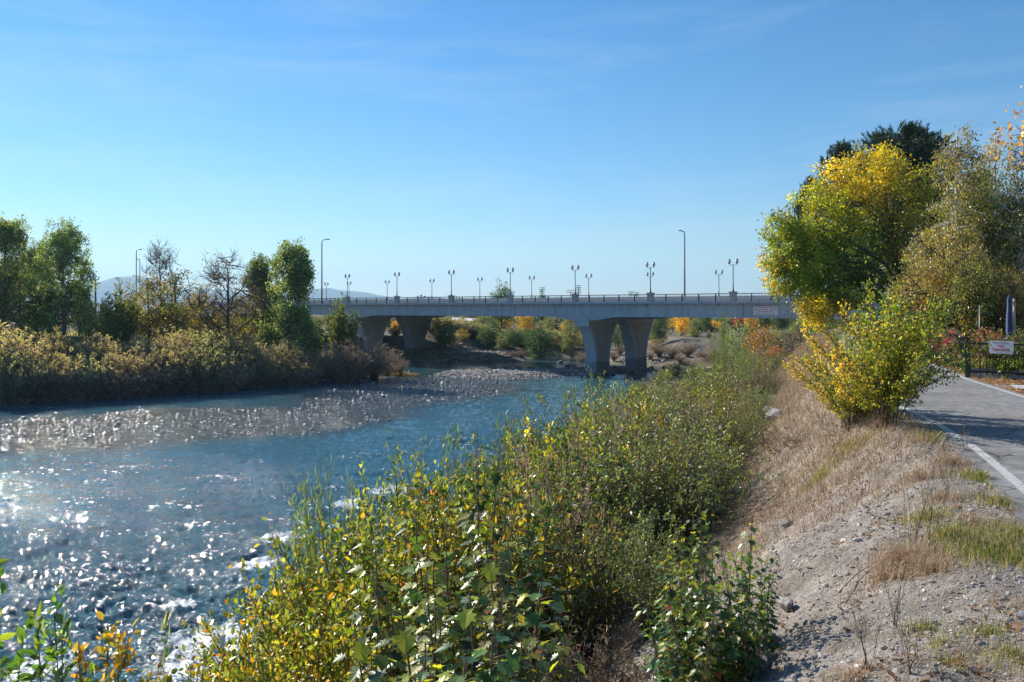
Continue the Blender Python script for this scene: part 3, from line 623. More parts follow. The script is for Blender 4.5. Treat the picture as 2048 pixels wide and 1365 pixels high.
lettering('TRESPASSING', .075, .25, .065, M['sign_red'], sg, bold=.002, sx=.82)
# low block wall behind the fence foot
gw = empty('garden_wall', (P0[0] + .10, P0[1] + .22, 0), ang); tag(gw, 'low grey stone block wall behind the foot of the black fence', 'wall')
m = MB(); rr = random.Random(8); x = 0
while x < 3.6:
    w = .2 + .1 * rr.random(); m.box(x, x + w - .012, -.08 + .02 * rr.random(), .1, 0, .10 + .03 * rr.random()); x += w
x = .1
while x < 3.5:
    w = .2 + .1 * rr.random(); m.box(x, x + w - .012, -.06 + .02 * rr.random(), .1, .135, .2 + .03 * rr.random()); x += w
m.build('wall_course', M['stone_pilaster'], gw)
# closed parasol
pr = empty('closed_parasol', (14.9, 24.0, 0)); tag(pr, 'closed navy blue parasol standing behind the fence at the right', 'parasol')
MB().tube([(.1, 0, 0), (.1, 0, 1.95)], .035, 8).build('pole', M['pole_wood'], pr)
a = np.arange(16) * 2 * pi / 16; V = []; pf = [(.05, .8), (.082, .95), (.08, 1.3), (.062, 1.6), (.055, 1.75), (.066, 1.87), (.045, 2.0), (.012, 2.07)]
for k, (r_, z) in enumerate(pf): V.append(np.stack([-.04 + r_ * (1 + .22 * np.cos(a * 5 + k * .3)) * np.cos(a), r_ * (1 + .22 * np.cos(a * 5 + k * .3)) * np.sin(a), np.full(16, z)], -1))
m = MB(); i = np.arange(len(pf) - 1)[:, None] * 16; j = np.arange(16)[None]; k = (j + 1) % 16
m.add(np.concatenate(V), np.stack([i + j, i + k, i + 16 + k, i + 16 + j], -1).reshape(-1, 4), None, True).build('canopy', M['fabric_blue'], pr)
MB().lathe([(.22, 0), (.22, .05), (.06, .09)], 12, cx=.1).build('base', M['dark_metal'], pr)
st = empty('garden_stake', (13.15, 22.6, 0)); tag(st, 'thin metal stake upright among the garden plants left of the parasol', 'stake')
MB().tube([(0, 0, 0), (0, 0, 1.75)], .014, 6).box(-.05, .05, -.012, .012, .3, .34).build('stake_rod', M['grey_metal'], st)
# ------------------------------------------------------------------ plants: generators
GRN, YGR, YEL, ORA, DGR, OLV, BRN, PNK, GGR, TAN, RED, SGR = (.060, .110, .022), (.20, .24, .03), (.50, .36, .03), (.46, .20, .03), (.04, .075, .032), (.17, .165, .055), (.16, .09, .045), (.36, .26, .21), (.13, .16, .085), (.44, .34, .23), (.30, .04, .03), (.17, .21, .12)
def pal(n, cols, w=None, jit=.18):
    cols = np.array(cols, float); w = None if w is None else np.array(w, float) / sum(w)
    c = cols[RNG.choice(len(cols), n, p=w)] * 1.18; c = c * np.exp(RNG.normal(0, jit, (n, 1))) * np.exp(RNG.normal(0, jit * .3, (n, 3)))
    return np.clip(c, .004, .8)
def unit(v): return v / (np.linalg.norm(v, axis=-1, keepdims=True) + 1e-9)
OVAL = (np.array([(0, 0, 0), (.28, .35, .06), (.22, .72, .04), (0, 1, -.05), (-.22, .72, .04), (-.28, .35, .06), (0, .5, -.02)], float), np.array([(0, 1, 6, 5), (1, 2, 3, 6), (5, 6, 3, 4)]))
DIAM = (np.array([(0, 0, 0), (.30, .5, .05), (0, 1, 0), (-.30, .5, .05)], float), np.array([(0, 1, 2, 3)]))
NARR = (np.array([(0, 0, 0), (.10, .4, .02), (0, 1, -.05), (-.10, .4, .02)], float), np.array([(0, 1, 2, 3)]))
BLADE = (np.array([(-.04, 0, 0), (.04, 0, 0), (.015, 1, 0), (-.015, 1, 0)], float), np.array([(0, 1, 2, 3)]))
_l = [(0, 0), (.30, -.10), (.22, .16), (.55, .22), (.42, .40), (.58, .62), (.30, .60), (.22, .82), (0, 1.05)]
_l = _l + [(-x, y) for x, y in _l[-2:0:-1]]
LOBE = (np.array([(x, y, .10 * abs(x) - .12 * y * y) for x, y in _l] + [(0, .35, -.03)], float), np.array([(i, (i + 1) % 16, 16) for i in range(16)]))
def leaves(mb, P, D, size, col, shape=OVAL, up=.55, ntilt=None):
    n = len(P); D = unit(D); size = np.broadcast_to(size, (n,))
    N = RNG.normal(0, 1, (n, 3)) * (1 - up) + np.array([0, 0, up * 1.6]); N = unit(N - (N * D).sum(1, keepdims=True) * D)
    X = np.cross(D, N); T, F = shape
    V = P[:, None] + size[:, None, None] * (T[None, :, 0, None] * X[:, None] + T[None, :, 1, None] * D[:, None] + T[None, :, 2, None] * N[:, None])
    k = len(T); Fa = (np.arange(n)[:, None, None] * k + F[None]).reshape(-1, F.shape[1])
    mb.add(V.reshape(-1, 3), Fa, np.repeat(col, k, 0)); return mb

def shrub(h, n_st, spread, tw, lpt, lsize, shape, cols, w, leaf_mat='leaf', stem_r=.008, start=.25, arch=.25, twl=.3, name='shrub', colf=None, up=.5, ldir=.6, stem_mat='stem', flat=False, lean=(0, 0)):
    """many-stemmed bush: curved stems from one base, side twigs, leaves along the twigs"""
    root = empty(name); ms = MB(); P = []; D = []
    for i in range(n_st):
        a = RNG.uniform(0, 2 * pi); r = spread * math.sqrt(RNG.uniform(0, 1)); hh = h * RNG.uniform(.62, 1.0) * (1 - .35 * (r / spread) ** 2)
        t = np.linspace(0, 1, 7)[:, None]; top = np.array([math.cos(a) * r + lean[0] * hh, math.sin(a) * r + lean[1] * hh, hh])
        b0 = np.array([math.cos(a), math.sin(a), 0]) * spread * .12 * RNG.uniform(0, 1)
        pts = b0 * (1 - t) + top * np.concatenate([t ** (1 + arch), t ** (1 + arch), t ** (1 - .2 * arch)], 1) + RNG.normal(0, .012 * h, (7, 3)) * np.sin(t * pi)
        ms.tube(pts, np.linspace(stem_r, stem_r * .35, 7), 4, cap=False)
        for k in range(tw):
            f = start + (1 - start) * (k + RNG.uniform(0, 1)) / tw; q = f * 6; i0 = min(int(q), 5); p = pts[i0] + (pts[i0 + 1] - pts[i0]) * (q - i0)
            sd_ = unit(pts[i0 + 1] - pts[i0]); o = unit(RNG.normal(0, 1, 3) + sd_ * .5 + np.array([top[0], top[1], 0]) / (spread + .1) * .4); L = twl * RNG.uniform(.5, 1.15) * (1.15 - .5 * f)
            e = p + (o * .75 + sd_ * .5) * L + np.array([0, 0, .12 * L]); mid = (p + e) / 2 + RNG.normal(0, .06 * L, 3)
            if twl > .12: ms.tube([p, mid, e], [stem_r * .45, stem_r * .35, stem_r * .2], 3, cap=False)
            u = (np.arange(lpt) + RNG.uniform(0, 1, lpt)) / lpt
            pp = p + (e - p) * u[:, None] + RNG.normal(0, .02, (lpt, 3)); dd = unit(e - p) * ldir + RNG.normal(0, .6, (lpt, 3)) + np.array([0, 0, -.12])
            P.append(pp); D.append(dd)
        P.append(pts[-1:] + RNG.normal(0, .02, (4, 3))); D.append(np.array([0, 0, 1]) + RNG.normal(0, .5, (4, 3)))
    P = np.concatenate(P); D = np.concatenate(D); n = len(P)
    c = pal(n, cols, w) if colf is None else colf(P / h, n)
    ms.build('stems', M[stem_mat], root)
    ml = MB(); leaves(ml, P, D, lsize * RNG.uniform(.65, 1.2, n), c, shape, up); ml.build('foliage', M[leaf_mat], root)
    root['_h'] = h; return root

def tree(name, lobes, ncl, lpc, clr, lsize, trunk, palf=None, shape=DIAM, bark='bark', leaf_mat='leaf_far', up=.35, limbs=9, droop=0.0, twig_r=.012, bare=0, upw=0.0, shell=.42, branch_from=.25, flat=1.0):
    """trunk = [(x, y, z, r), ...]; lobes = [(x, y, z, rx, ry, rz, weight, colours, colour weights)]"""
    root = empty(name); mt = MB(); T = np.array(trunk, float)
    Ts = []; 
    for i in range(len(T) - 1):
        for k in range(3): Ts.append(T[i] + (T[i + 1] - T[i]) * k / 3)
    Ts = np.array(Ts + [T[-1]]); Ts[1:-1, :2] += RNG.normal(0, T[0, 3] * .25, (len(Ts) - 2, 2)); mt.tube(Ts[:, :3], Ts[:, 3], 9)
    w = np.array([l[6] for l in lobes], float); w /= w.sum(); cnt = np.maximum(1, (w * ncl).astype(int)); CP = []; CC = []; 
    for l, c_ in zip(lobes, cnt):
        v = unit(RNG.normal(0, 1, (c_, 3))); r = RNG.uniform(shell ** 3, 1, (c_, 1)) ** (1 / 3) * (1 + .14 * RNG.normal(0, 1, (c_, 1)).clip(-2, 1.5))
        p = np.array(l[:3]) + v * r * np.array(l[3:6]); CP.append(p); CC += [(l[7], l[8] if len(l) > 8 else None)] * c_
    CP = np.concatenate(CP)
    # main limbs towards a spread subset of the clusters, every cluster then hangs on the nearest limb point
    ztop = T[-1, 2]; sel = [int(RNG.integers(len(CP)))]
    dist = np.linalg.norm(CP - CP[sel[0]], axis=1)
    for _ in range(min(limbs, len(CP)) - 1):
        k = int(dist.argmax()); sel.append(k); dist = np.minimum(dist, np.linalg.norm(CP - CP[k], axis=1))
    LP = [Ts[int(len(Ts) * .35):, :3]]; LR = [Ts[int(len(Ts) * .35):, 3]]
    for k in sel:
        e = CP[k]; za = np.clip(e[2] - .75 * math.hypot(e[0] - T[-1, 0], e[1] - T[-1, 1]), ztop * branch_from, ztop * .97)
        a = np.array([np.interp(za, T[:, 2], T[:, j]) for j in range(4)]); t = np.linspace(0, 1, 8)[:, None]
        mid = (a[:3] + e) / 2 + np.array([0, 0, (.10 - .3 * droop) * np.linalg.norm(e - a[:3])]); pts = (1 - t) ** 2 * a[:3] + 2 * t * (1 - t) * mid + t * t * e
        pts[1:-1] += RNG.normal(0, .03 * np.linalg.norm(e - a[:3]), (6, 3)); r0 = min(a[3] * .55, .02 + .02 * np.linalg.norm(e - a[:3])); rr = np.linspace(r0, twig_r * 1.3, 8)
        mt.tube(pts, rr, 6, cap=False); LP.append(pts[1:]); LR.append(rr[1:])
    LP = np.concatenate(LP); LR = np.concatenate(LR); P = []; D = []; Cc = []
    for i, e in enumerate(CP):
        dd = np.linalg.norm(LP - e, axis=1) + .35 * np.maximum(0, LP[:, 2] - e[2]); k = int(dd.argmin()); a = LP[k]; L = np.linalg.norm(e - a)
        if L > .15:
            mid = (a + e) / 2 + RNG.normal(0, .07 * L, 3) + np.array([0, 0, (.08 - .2 * droop) * L]); mt.tube([a, mid, e], [min(LR[k] * .6, twig_r * 1.6), twig_r, twig_r * .5], 4 if bare else 3, cap=False)
        od = unit(e - a) if L > .05 else np.array([0, 0, 1.0])
        for _ in range(bare):
            q = e - od * RNG.uniform(0, .5) * L; o = unit(od * .8 + RNG.normal(0, .5, 3) + np.array([0, 0, .35 - droop])); ll = clr * RNG.uniform(.8, 2.0)
            mt.tube([q, q + o * ll * .5 + RNG.normal(0, .03, 3), q + o * ll], [twig_r * .5, twig_r * .35, twig_r * .2], 3, cap=False)
        n = int(lpc * RNG.uniform(.6, 1.4))
        if n > 0:
            s = RNG.normal(0, clr * .5, (n, 3)) * np.array([1, 1, flat]); s[:, 2] -= droop * np.abs(s[:, 0] + s[:, 1]) * .8 + droop * clr * RNG.uniform(0, 1.2, n); s[:, 2] += upw * RNG.uniform(-.5, 1, n) * clr
            P.append(e + s); D.append(unit(s) * .6 + RNG.normal(0, .6, (n, 3)) + np.array([0, 0, -.2 - droop + upw])); cw = CC[i]; Cc.append(pal(n, cw[0], cw[1]) * math.exp(RNG.normal(0, .25)))
    mt.build('trunk', M[bark], root)
    if P:
        P = np.concatenate(P); D = np.concatenate(D); Cc = np.concatenate(Cc); ml = MB(); leaves(ml, P, D, lsize * RNG.uniform(.6, 1.25, len(P)), Cc, shape, up); ml.build('crown', M[leaf_mat], root)
    return root
def pine(name, h, w, n_br, base=.15, cols=(DGR, (.03, .06, .03), (.045, .075, .05)), tuft=.35, nl=60, pw=.62):
    root = empty(name); mt = MB(); mt.tube([(0, 0, 0), (.05, .02, h * .5), (0, 0, h * .97)], [h * .02, h * .013, .03], 8); P = []; D = []
    for i in range(n_br):
        f = base + (1 - base) * (i + RNG.uniform(0, 1)) / n_br; a = RNG.uniform(0, 2 * pi); L = w * (1 - f) ** pw * RNG.uniform(.7, 1.12) * min(1, (f - base) * 6 + .45)
        t = np.linspace(0, 1, 6)[:, None]; st = np.array([0, 0, h * f * .97]); dr = np.array([math.cos(a), math.sin(a), 0])
        pts = st + dr * L * t + np.array([0, 0, 1]) * (.5 * L * t ** 1.8 + .1 * L * t); mt.tube(pts, np.linspace(.05, .012, 6), 4, cap=False)
        for k in range(int(3 + L * 5)):
            u = RNG.uniform(.3, 1.0) if k else 1.0; p = st + dr * L * u + np.array([0, 0, .5 * L * u ** 1.8 + .1 * L * u]); ax = unit(dr * .5 + RNG.normal(0, .35, 3) + np.array([0, 0, 1.0])); p = p + RNG.normal(0, .14 * (k > 0), 3) + unit(np.cross(dr, [0, 0, 1])) * RNG.normal(0, .22 * L * u)
            s = RNG.uniform(0, 1, nl); q = p + ax * (s[:, None] * tuft * 1.3); P.append(q); D.append(ax * .75 + unit(RNG.normal(0, 1, (nl, 3))) * .9)
    P = np.concatenate(P); D = np.concatenate(D); ml = MB(); leaves(ml, P, D, .17 * RNG.uniform(.7, 1.2, len(P)), pal(len(P), cols), (BLADE[0] * np.array([2.6, 1, 1]), BLADE[1]), .2)
    mt.build('trunk', M['bark'], root); ml.build('crown', M['needle'], root); return root
def place(proto, x, y, label, cat, group=None, s=1.0, sz=None, rz=None, z=None, sink=.05, sxy=None):
    o = copy_tree(proto)
    zz = tz1(x, y) if z is None else z
    o.location = (x, y, zz - sink); o.rotation_euler = (0, 0, RNG.uniform(0, 2 * pi) if rz is None else rz); o.scale = (sxy or s, sxy or s, sz or s)
    for k in ('_h',):
        if k in o: del o[k]
    tag(o, label, cat, group); return o
protos = []
def pxy(px, d): return ((px - 1024) / FPX * d, d)

# ------------------------------------------------------------------ left-bank willow hedge
def wil_col(cols_top, w_top, cols_low, w_low, z0=.55):
    def f(Q, n):
        a = pal(n, cols_top, w_top); b_ = pal(n, cols_low, w_low); k = (Q[:, 2] + .5 * (np.hypot(Q[:, 0], Q[:, 1])) * 0 + RNG.normal(0, .12, n) > z0)[:, None]
        return np.where(k, a, b_)
    return f
WP = (.26, .215, .225)
def nth(k): return ('first', 'second', 'third', 'fourth', 'fifth', 'sixth', 'seventh', 'eighth', 'ninth', 'tenth', 'eleventh', 'twelfth', 'thirteenth', 'fourteenth', 'fifteenth', 'sixteenth', 'seventeenth', 'eighteenth', 'nineteenth', 'twentieth')[k] if k < 20 else f'{k + 1}th'
wlw = []
for cf in (wil_col([(.27, .23, .13), (.24, .20, .13), (.27, .20, .15), (.33, .29, .12)], [3, 3, 2, 1.5], [WP, (.22, .20, .16), (.25, .21, .215)], [4, 2, 3], .6),
           wil_col([(.31, .25, .16), (.27, .24, .14)], None, [(.30, .24, .245), (.25, .21, .215)], None, .62),
           wil_col([(.24, .245, .12), (.21, .215, .13)], None, [(.20, .215, .18), (.24, .23, .215)], None, .62)):
    wlw.append(shrub(4.2, 90, 2.0, 11, 9, .17, (DIAM[0] * np.array([.7, 1, 1]), DIAM[1]), None, None, 'leaf_far', .016, .12, .3, .50, 'willow_bush', cf, up=.2, ldir=1.3, stem_mat='willow_stem'))
pinkw = shrub(3.0, 110, 2.0, 9, 7, .14, NARR, [PNK, TAN, (.30, .20, .13)], [4, 3, 2], 'twigs', .014, .15, .5, .45, 'willow_bush', up=.2, ldir=1.3, stem_mat='willow_stem')
yelw = shrub(1.3, 60, 1.2, 8, 8, .12, NARR, [(.34, .22, .04), (.28, .22, .05), OLV], [3, 2, 1], 'leaf_far', .01, .1, .5, .3, 'yellow_bush', up=.3, ldir=1.0)
HG = 'willow bushes in the hedge along the left bank'
hedge = [  # px, distance, top y, prototype, label
 (-30, 71, 640, 0), (15, 70, 652, 0), (60, 72, 675, 0), (25, 67, 700, 2), (110, 73, 662, 1), (95, 69, 700, 1), (150, 74, 668, 0), (140, 70, 705, 1), (200, 75, 672, 0), (185, 71, 705, 2), (240, 77, 668, 0), (235, 72, 700, 1), (285, 78, 676, 0), (275, 73, 702, 1),
 (345, 79, 655, 0), (320, 75, 690, 1), (385, 80, 658, 2), (365, 76, 690, 1), (430, 81, 658, 2), (410, 77, 690, 2), (470, 82, 662, 2), (455, 79, 695, 1), (510, 83, 678, 1), (500, 81, 705, 1), (550, 85, 688, 1), (540, 82, 712, 2), (590, 87, 686, 2), (580, 83, 712, 1), (625, 88, 700, 1), (615, 85, 718, 1), (-80, 69, 640, 2)]
seg = lambda px: ('far left of the tall cottonwoods' if px < 0 else 'below the two tall leftmost cottonwoods' if px < 170 else 'between the cottonwoods and the yellow-tipped bush' if px < 320 else 'under the bare branchy tree' if px < 480 else 'at the foot of the big cottonwood by the bridge')
nm = ['olive-topped', 'purplish-brown', 'grey-green']
fr = sorted(h_[0] for h_ in hedge[:-1] if h_[2] >= 690 and h_[0] != 625 or h_[0] in (615,)); bk = sorted(h_[0] for h_ in hedge if h_[0] not in fr)
for px, d, ty, k in hedge:
    x, y = pxy(px, d); zb = tz1(x, y); h = EYE - (ty - HORY) / FPX * d - zb
    place(wlw[k], x, y, f'{nm[k]} willow, {nth((fr if px in fr else bk).index(px))} from the left in the hedge\'s {"lower front" if px in fr else "taller back"} row', 'bush', HG, s=h / 3.9, sxy=max(.95, h / 3.9))
for px, d, ty, sc, lab in [(662, 89, 694, 1.3, 'pinkish brown willow bush left of the biggest pink bush by the left pier'), (708, 90, 678, 1.5, 'largest pinkish tan willow bush in front of the left pier'), (748, 92, 688, 1.3, 'pinkish willow bush touching the left pier\'s column'), (690, 87, 712, .9, 'low pink willow bush at the hedge\'s water edge'), (800, 96, 714, .8, 'small mauve willow bush at the end of the point by the pier'), (775, 94, 720, .7, 'small brownish willow bush beside the mauve one at the point')]:
    x, y = pxy(px, d); zb = tz1(x, y); h = EYE - (ty - HORY) / FPX * d - zb; place(pinkw, x, y, lab, 'bush', 'pink willows at the point by the left pier', s=h / 2.8, sxy=max(.6, h / 2.8) * sc)
for px, d, ty, lab in [(262, 76.5, 755, 'low golden bush at the waterline, leftmost of the golden row'), (300, 77.5, 752, 'low golden bush in the middle of the golden row by the water'), (335, 78.5, 760, 'low golden bush at the right end of the golden row by the water'), (125, 73, 788, 'tiny yellow bush at the water below the leftmost cottonwoods'), (795, 95.5, 744, 'yellow-green sedge clump under the mauve willow'), (820, 96.5, 745, 'yellow-green sedge clump at the tip of the left point')]:
    x, y = pxy(px, d); zb = tz1(x, y); h = max(.5, EYE - (ty - HORY) / FPX * d - zb); place(yelw, x, y, lab, 'bush', 'low yellow bushes at the left waterline', s=h / 1.25, sxy=1.1)
protos += wlw + [pinkw, yelw]

# ------------------------------------------------------------------ left-bank trees
CW = [(.085, .135, .06), (.12, .17, .065), (.18, .22, .08), (.32, .34, .11)]
def cottonwood(h, w, cols, cw_, name='cottonwood_tree', ncl=620, n2=3, lpc=44):
    lob = []
    for k in range(n2 * 5 + 3):
        a = RNG.uniform(0, 2 * pi); f = RNG.uniform(.14, .9); r = w * (.62 if f < .6 else .62 * (1 - (f - .6) / .5)) * RNG.uniform(.45, 1); lob.append((math.cos(a) * r, math.sin(a) * r, h * f, w * .27, w * .27, h * .15, 1, cols, cw_))
    lob.append((0, 0, h * .5, w * .5, w * .5, h * .36, 3, cols, cw_))
    for k in range(11): a = RNG.uniform(0, 2 * pi); r = w * RNG.uniform(.1, .62); lob.append((math.cos(a) * r, math.sin(a) * r, h * (.97 - .42 * (r / w) ** 1.3) - h * .04, w * .09, w * .09, h * .085, .22, cols, cw_))
    return tree(name, lob, ncl, lpc, .40, .22, [(0, 0, 0, h * .022), (.1, .1, h * .3, h * .016), (0, .1, h * .65, h * .01), (.1, 0, h * .92, .04)], limbs=16, upw=.6, twig_r=.02, up=.25, shell=.3)
cwA = cottonwood(13.0, 4.9, CW, [4, 4, 2, 2]); cwB = cottonwood(13.0, 5.1, CW, [5, 4, 2, .7]); cwC = cottonwood(11.5, 3.9, CW, [3, 4, 3, 2.2])
CG = 'tall cottonwoods on the left bank'
def ptree(proto, h0, px, d, ty, label, cat='tree', group=None, sxy=1.0, rz=None, z=None):
    x, y = pxy(px, d); zb = tz1(x, y) if z is None else z; h = EYE - (ty - HORY) / FPX * d - zb; return place(proto, x, y, label, cat, group, s=h / h0, sxy=h / h0 * sxy, rz=rz, z=zb)
ptree(cwA, 13.4, 12, 88, 432, 'tall leafy cottonwood cut by the left edge of the view', group=CG, sxy=.95)
ptree(cwB, 13.4, 128, 90, 441, 'tall dark green cottonwood second from the left on the far bank', group=CG, sxy=.92)
ptree(cwB, 13.4, 72, 96, 480, 'shorter cottonwood behind and between the two leftmost cottonwoods', group=CG, sxy=.8, rz=1)
ptree(cwA, 13.4, -60, 90, 450, 'cottonwood just beyond the left edge of the view', group=CG, rz=2)
ptree(cwC, 11.9, 578, 91, 475, 'big pointed green and gold cottonwood at the bridge\'s left end', group=CG, sxy=.95, rz=.4)
ptree(cwC, 11.9, 528, 96, 505, 'dark cottonwood just behind the big one at the bridge\'s left end', group=CG, sxy=.8, rz=3)
con = pine('conifer_tree', 6, 1.5, 60, .05, ((.03, .055, .03), (.05, .08, .04), (.06, .09, .045)), .25, 40)
cyp = shrub(6.5, 46, 1.7, 26, 11, .16, DIAM, [(.16, .21, .05), (.10, .15, .045), (.25, .27, .07)], [3, 3, 1], 'leaf_far', .03, .04, -.2, .75, 'narrow_tree', up=.3, ldir=.8, stem_mat='bark')
olv = tree('olive_tree', [(0, 0, 3.9, 2.3, 2.3, 2.0, 3, [(.30, .22, .05), OLV, (.22, .13, .04), (.12, .13, .04)], [3, 3, 1, 2]), (1.2, .3, 2.3, 1.8, 1.8, 1.2, 2, [OLV, YGR, ORA], [4, 1, 1]), (-1.3, 0, 2.6, 1.5, 1.5, 1.4, 2, [YGR, OLV, YEL], [1, 3, .5]), (.2, 0, 5.8, .9, .9, .9, .5, [OLV, BRN])], 240, 22, .40, .17, [(0, 0, 0, .13), (.1, 0, 2.2, .10), (0, .1, 5.2, .04)], twig_r=.018, upw=.3, bare=1)
bare = tree('bare_tree', [(0, 0, 5.2, 2.6, 2.6, 1.9, 3, [BRN, (.22, .14, .05)]), (0, 0, 6.8, 1.6, 1.6, 1.3, 1.2, [BRN, OLV]), (-1.8, 0, 4.2, 1.4, 1.4, 1.1, 1, [BRN, ORA]), (1.9, 0, 4.0, 1.3, 1.3, 1.1, 1, [BRN])], 210, 4, .5, .16, [(0, 0, 0, .20), (.1, 0, 2.0, .15), (.2, .1, 4.5, .09), (.1, .1, 6.9, .03)], twig_r=.025, bare=6, limbs=14, upw=.6)
wisp = tree('wispy_tree', [(0, 0, 6.0, 1.2, 1.2, 2.0, 2, [BRN, OLV]), (0, 0, 7.5, .8, .8, 1.2, 1, [BRN])], 110, 1, .5, .14, [(0, 0, 0, .12), (0, .1, 3, .09), (.1, 0, 7.6, .02)], twig_r=.018, bare=7, limbs=12, upw=1.2, droop=-.4)
T1 = 'small trees behind the left-bank hedge'
ptree(con, 6.3, 178, 93, 598, 'small dark conifer tucked beside the second cottonwood', group=T1); ptree(con, 6.3, 202, 98, 606, 'small dark conifer left of the pale green poplar', group=T1, rz=1)
ptree(cyp, 6.6, 238, 87, 552, 'pale green pointed poplar behind the hedge', group=T1, sxy=.9); ptree(cyp, 6.6, 216, 86, 598, 'shorter pale green poplar left of the pointed one', group=T1, sxy=.9, rz=2)
ptree(olv, 6.9, 296, 89, 535, 'golden olive tree below the bare wispy tree', group=T1, rz=.3); ptree(olv, 6.9, 352, 91, 523, 'orange-brown tree left of the bare branchy tree', group=T1, rz=2.2); ptree(olv, 6.9, 268, 92, 572, 'olive tree behind the pointed poplar', group=T1, rz=4)
ptree(wisp, 8.8, 322, 93, 478, 'wispy bare tree top rising above the golden olive tree', group=T1, sxy=1.1)
ptree(bare, 8.4, 454, 88, 496, 'bare branchy brown tree with a dark trunk', group=T1, rz=1.0)
ptree(olv, 6.9, 400, 94, 575, 'brown-orange tree just left of the bare branchy tree', group=T1, rz=5); ptree(olv, 6.9, 492, 95, 575, 'thin golden brown tree between the bare tree and the big cottonwood', group=T1, rz=1.5, sxy=.8); ptree(olv, 6.9, 415, 86, 620, 'low green and orange tree at the bare tree\'s foot', group=T1, rz=3.3, sxy=1.3)
ptree(cyp, 6.6, 622, 92, 636, 'small golden-green tree under the bridge\'s left end', group=T1, sxy=1.0)
ptree(cyp, 6.6, 684, 94, 582, 'narrow conical green tree in front of the bridge\'s left girder', group=T1, sxy=.95, rz=1)
ptree(olv, 6.9, 508, 92, 640, 'yellow-brown bushy tree left of the cottonwood\'s foot', group=T1, rz=2.9, sxy=1.2)
ptree(con, 6.3, 640, 97, 655, 'dark evergreen in the shade under the left girder', group=T1, sxy=1.5); ptree(con, 6.3, 720, 100, 672, 'dark evergreen against the left pier', group=T1, sxy=1.3)
protos += [cwA, cwB, cwC, con, cyp, bare, wisp]

# ------------------------------------------------------------------ beyond the bridge
rnd_g = tree('round_tree', [(0, 0, 3.2, 2.6, 2.6, 2.6, 3, [GRN, (.10, .15, .035), YGR], [3, 3, .7]), (1, 0, 1.6, 2.0, 2, 1.3, 1, [GRN, YGR])], 260, 24, .42, .2, [(0, 0, 0, .15), (0, 0, 2.2, .12), (.1, 0, 4.6, .04)], twig_r=.02)
orng = tree('orange_tree', [(0, 0, 3.8, 1.9, 1.9, 2.4, 3, [(.50, .27, .04), YEL, ORA], [4, 3, 1.5]), (.7, 0, 1.8, 1.8, 1.8, 1.2, 1, [ORA, OLV, YEL])], 220, 20, .4, .2, [(0, 0, 0, .12), (0, 0, 2.2, .1), (.1, 0, 5.4, .03)], twig_r=.02)
dkg = tree('dark_tree', [(0, 0, 3.8, 2.0, 2.0, 3.0, 3, [DGR, (.035, .065, .025), GRN], [3, 3, 1]), (0, 0, 2.0, 2.3, 2.3, 1.6, 1, [DGR, GRN])], 280, 22, .42, .2, [(0, 0, 0, .16), (0, 0, 2.4, .12), (.1, 0, 6.0, .04)], twig_r=.02, upw=.4)
lgt = tree('light_tree', [(0, 0, 4.2, 1.5, 1.5, 2.4, 3, [SGR, (.20, .24, .08), GRN], [3, 3, 1]), (.4, 0, 1.9, 1.5, 1.5, 1.2, 1, [SGR, GRN])], 170, 16, .42, .19, [(0, 0, 0, .12), (0, 0, 2.4, .1), (.1, 0, 6.0, .03)], twig_r=.02, bare=1)
redt = tree('red_tree', [(0, 0, 3.6, 2.0, 2.0, 2.2, 3, [RED, (.20, .03, .025)], [3, 2])], 160, 20, .42, .2, [(0, 0, 0, .12), (0, 0, 2.2, .1), (.1, 0, 5, .03)], twig_r=.02)
K = dict(g=(rnd_g, 5.9, 'green round'), o=(orng, 6.3, 'orange'), d=(dkg, 7.0, 'dark green'), l=(lgt, 6.8, 'pale green'), r=(redt, 5.9, 'deep red'), v=(olv, 6.9, 'olive'))
BG = 'trees on the bank beyond the bridge'
bt = [('g', 882, 131, 632, 1.0, 'round leafy green tree just right of the left pier'), ('v', 925, 150, 628, .9, 'yellowing tree right of the round green one beyond the bridge'), ('d', 955, 146, 650, .9, 'low dark tree above the far shaded gravel bank'), ('v', 960, 162, 612, .8, 'thin yellow-olive tree behind the dark ones beyond the bridge'),
 ('d', 1002, 165, 566, 1.0, 'dark green tree whose top shows above the bridge deck'), ('d', 990, 140, 640, 1.0, 'dark green tree right above the far gravel spit'), ('o', 1050, 144, 620, .95, 'bright orange tree seen under the middle of the bridge'), ('o', 1068, 150, 650, .9, 'second, duller orange tree right of the bright orange one'),
 ('l', 1098, 146, 622, 1.0, 'pale green slender tree left of the central pier'), ('l', 1142, 132, 628, .9, 'pale leafy tree touching the central pier\'s left side'), ('o', 1126, 152, 645, .6, 'small orange tree behind the pale leafy one by the central pier'), ('d', 1085, 175, 582, .5, 'tiny green tree tip above the deck left of the stadium mast'),
 ('l', 1228, 150, 640, .8, 'pale green tree seen between the two columns of the central pier'), ('d', 1318, 128, 630, 1.0, 'dark green bushy tree right of the central pier'), ('o', 1362, 136, 620, 1.15, 'golden orange tree with a pale trunk right of the central pier'), ('v', 1385, 132, 650, 1.1, 'olive green tree below the golden orange one'), ('d', 1412, 160, 622, .9, 'dark green tree beyond the parked cars'),
 ('r', 1478, 150, 622, .8, 'deep red tree under the right half of the bridge'), ('o', 1502, 140, 624, .9, 'yellow tree right of the deep red tree'), ('d', 1560, 150, 618, 1.2, 'dark tree behind the bare tan brush under the bridge'), ('d', 1530, 158, 620, 1.0, 'dark tree right of the yellow tree under the bridge'), ('l', 1448, 120, 640, .9, 'grey-green tree left of the deep red tree'), ('v', 1620, 110, 635, 1.3, 'olive tree right of the bare tan brush'), ('g', 1665, 105, 632, 1.2, 'green tree under the girder behind the golden bush')]
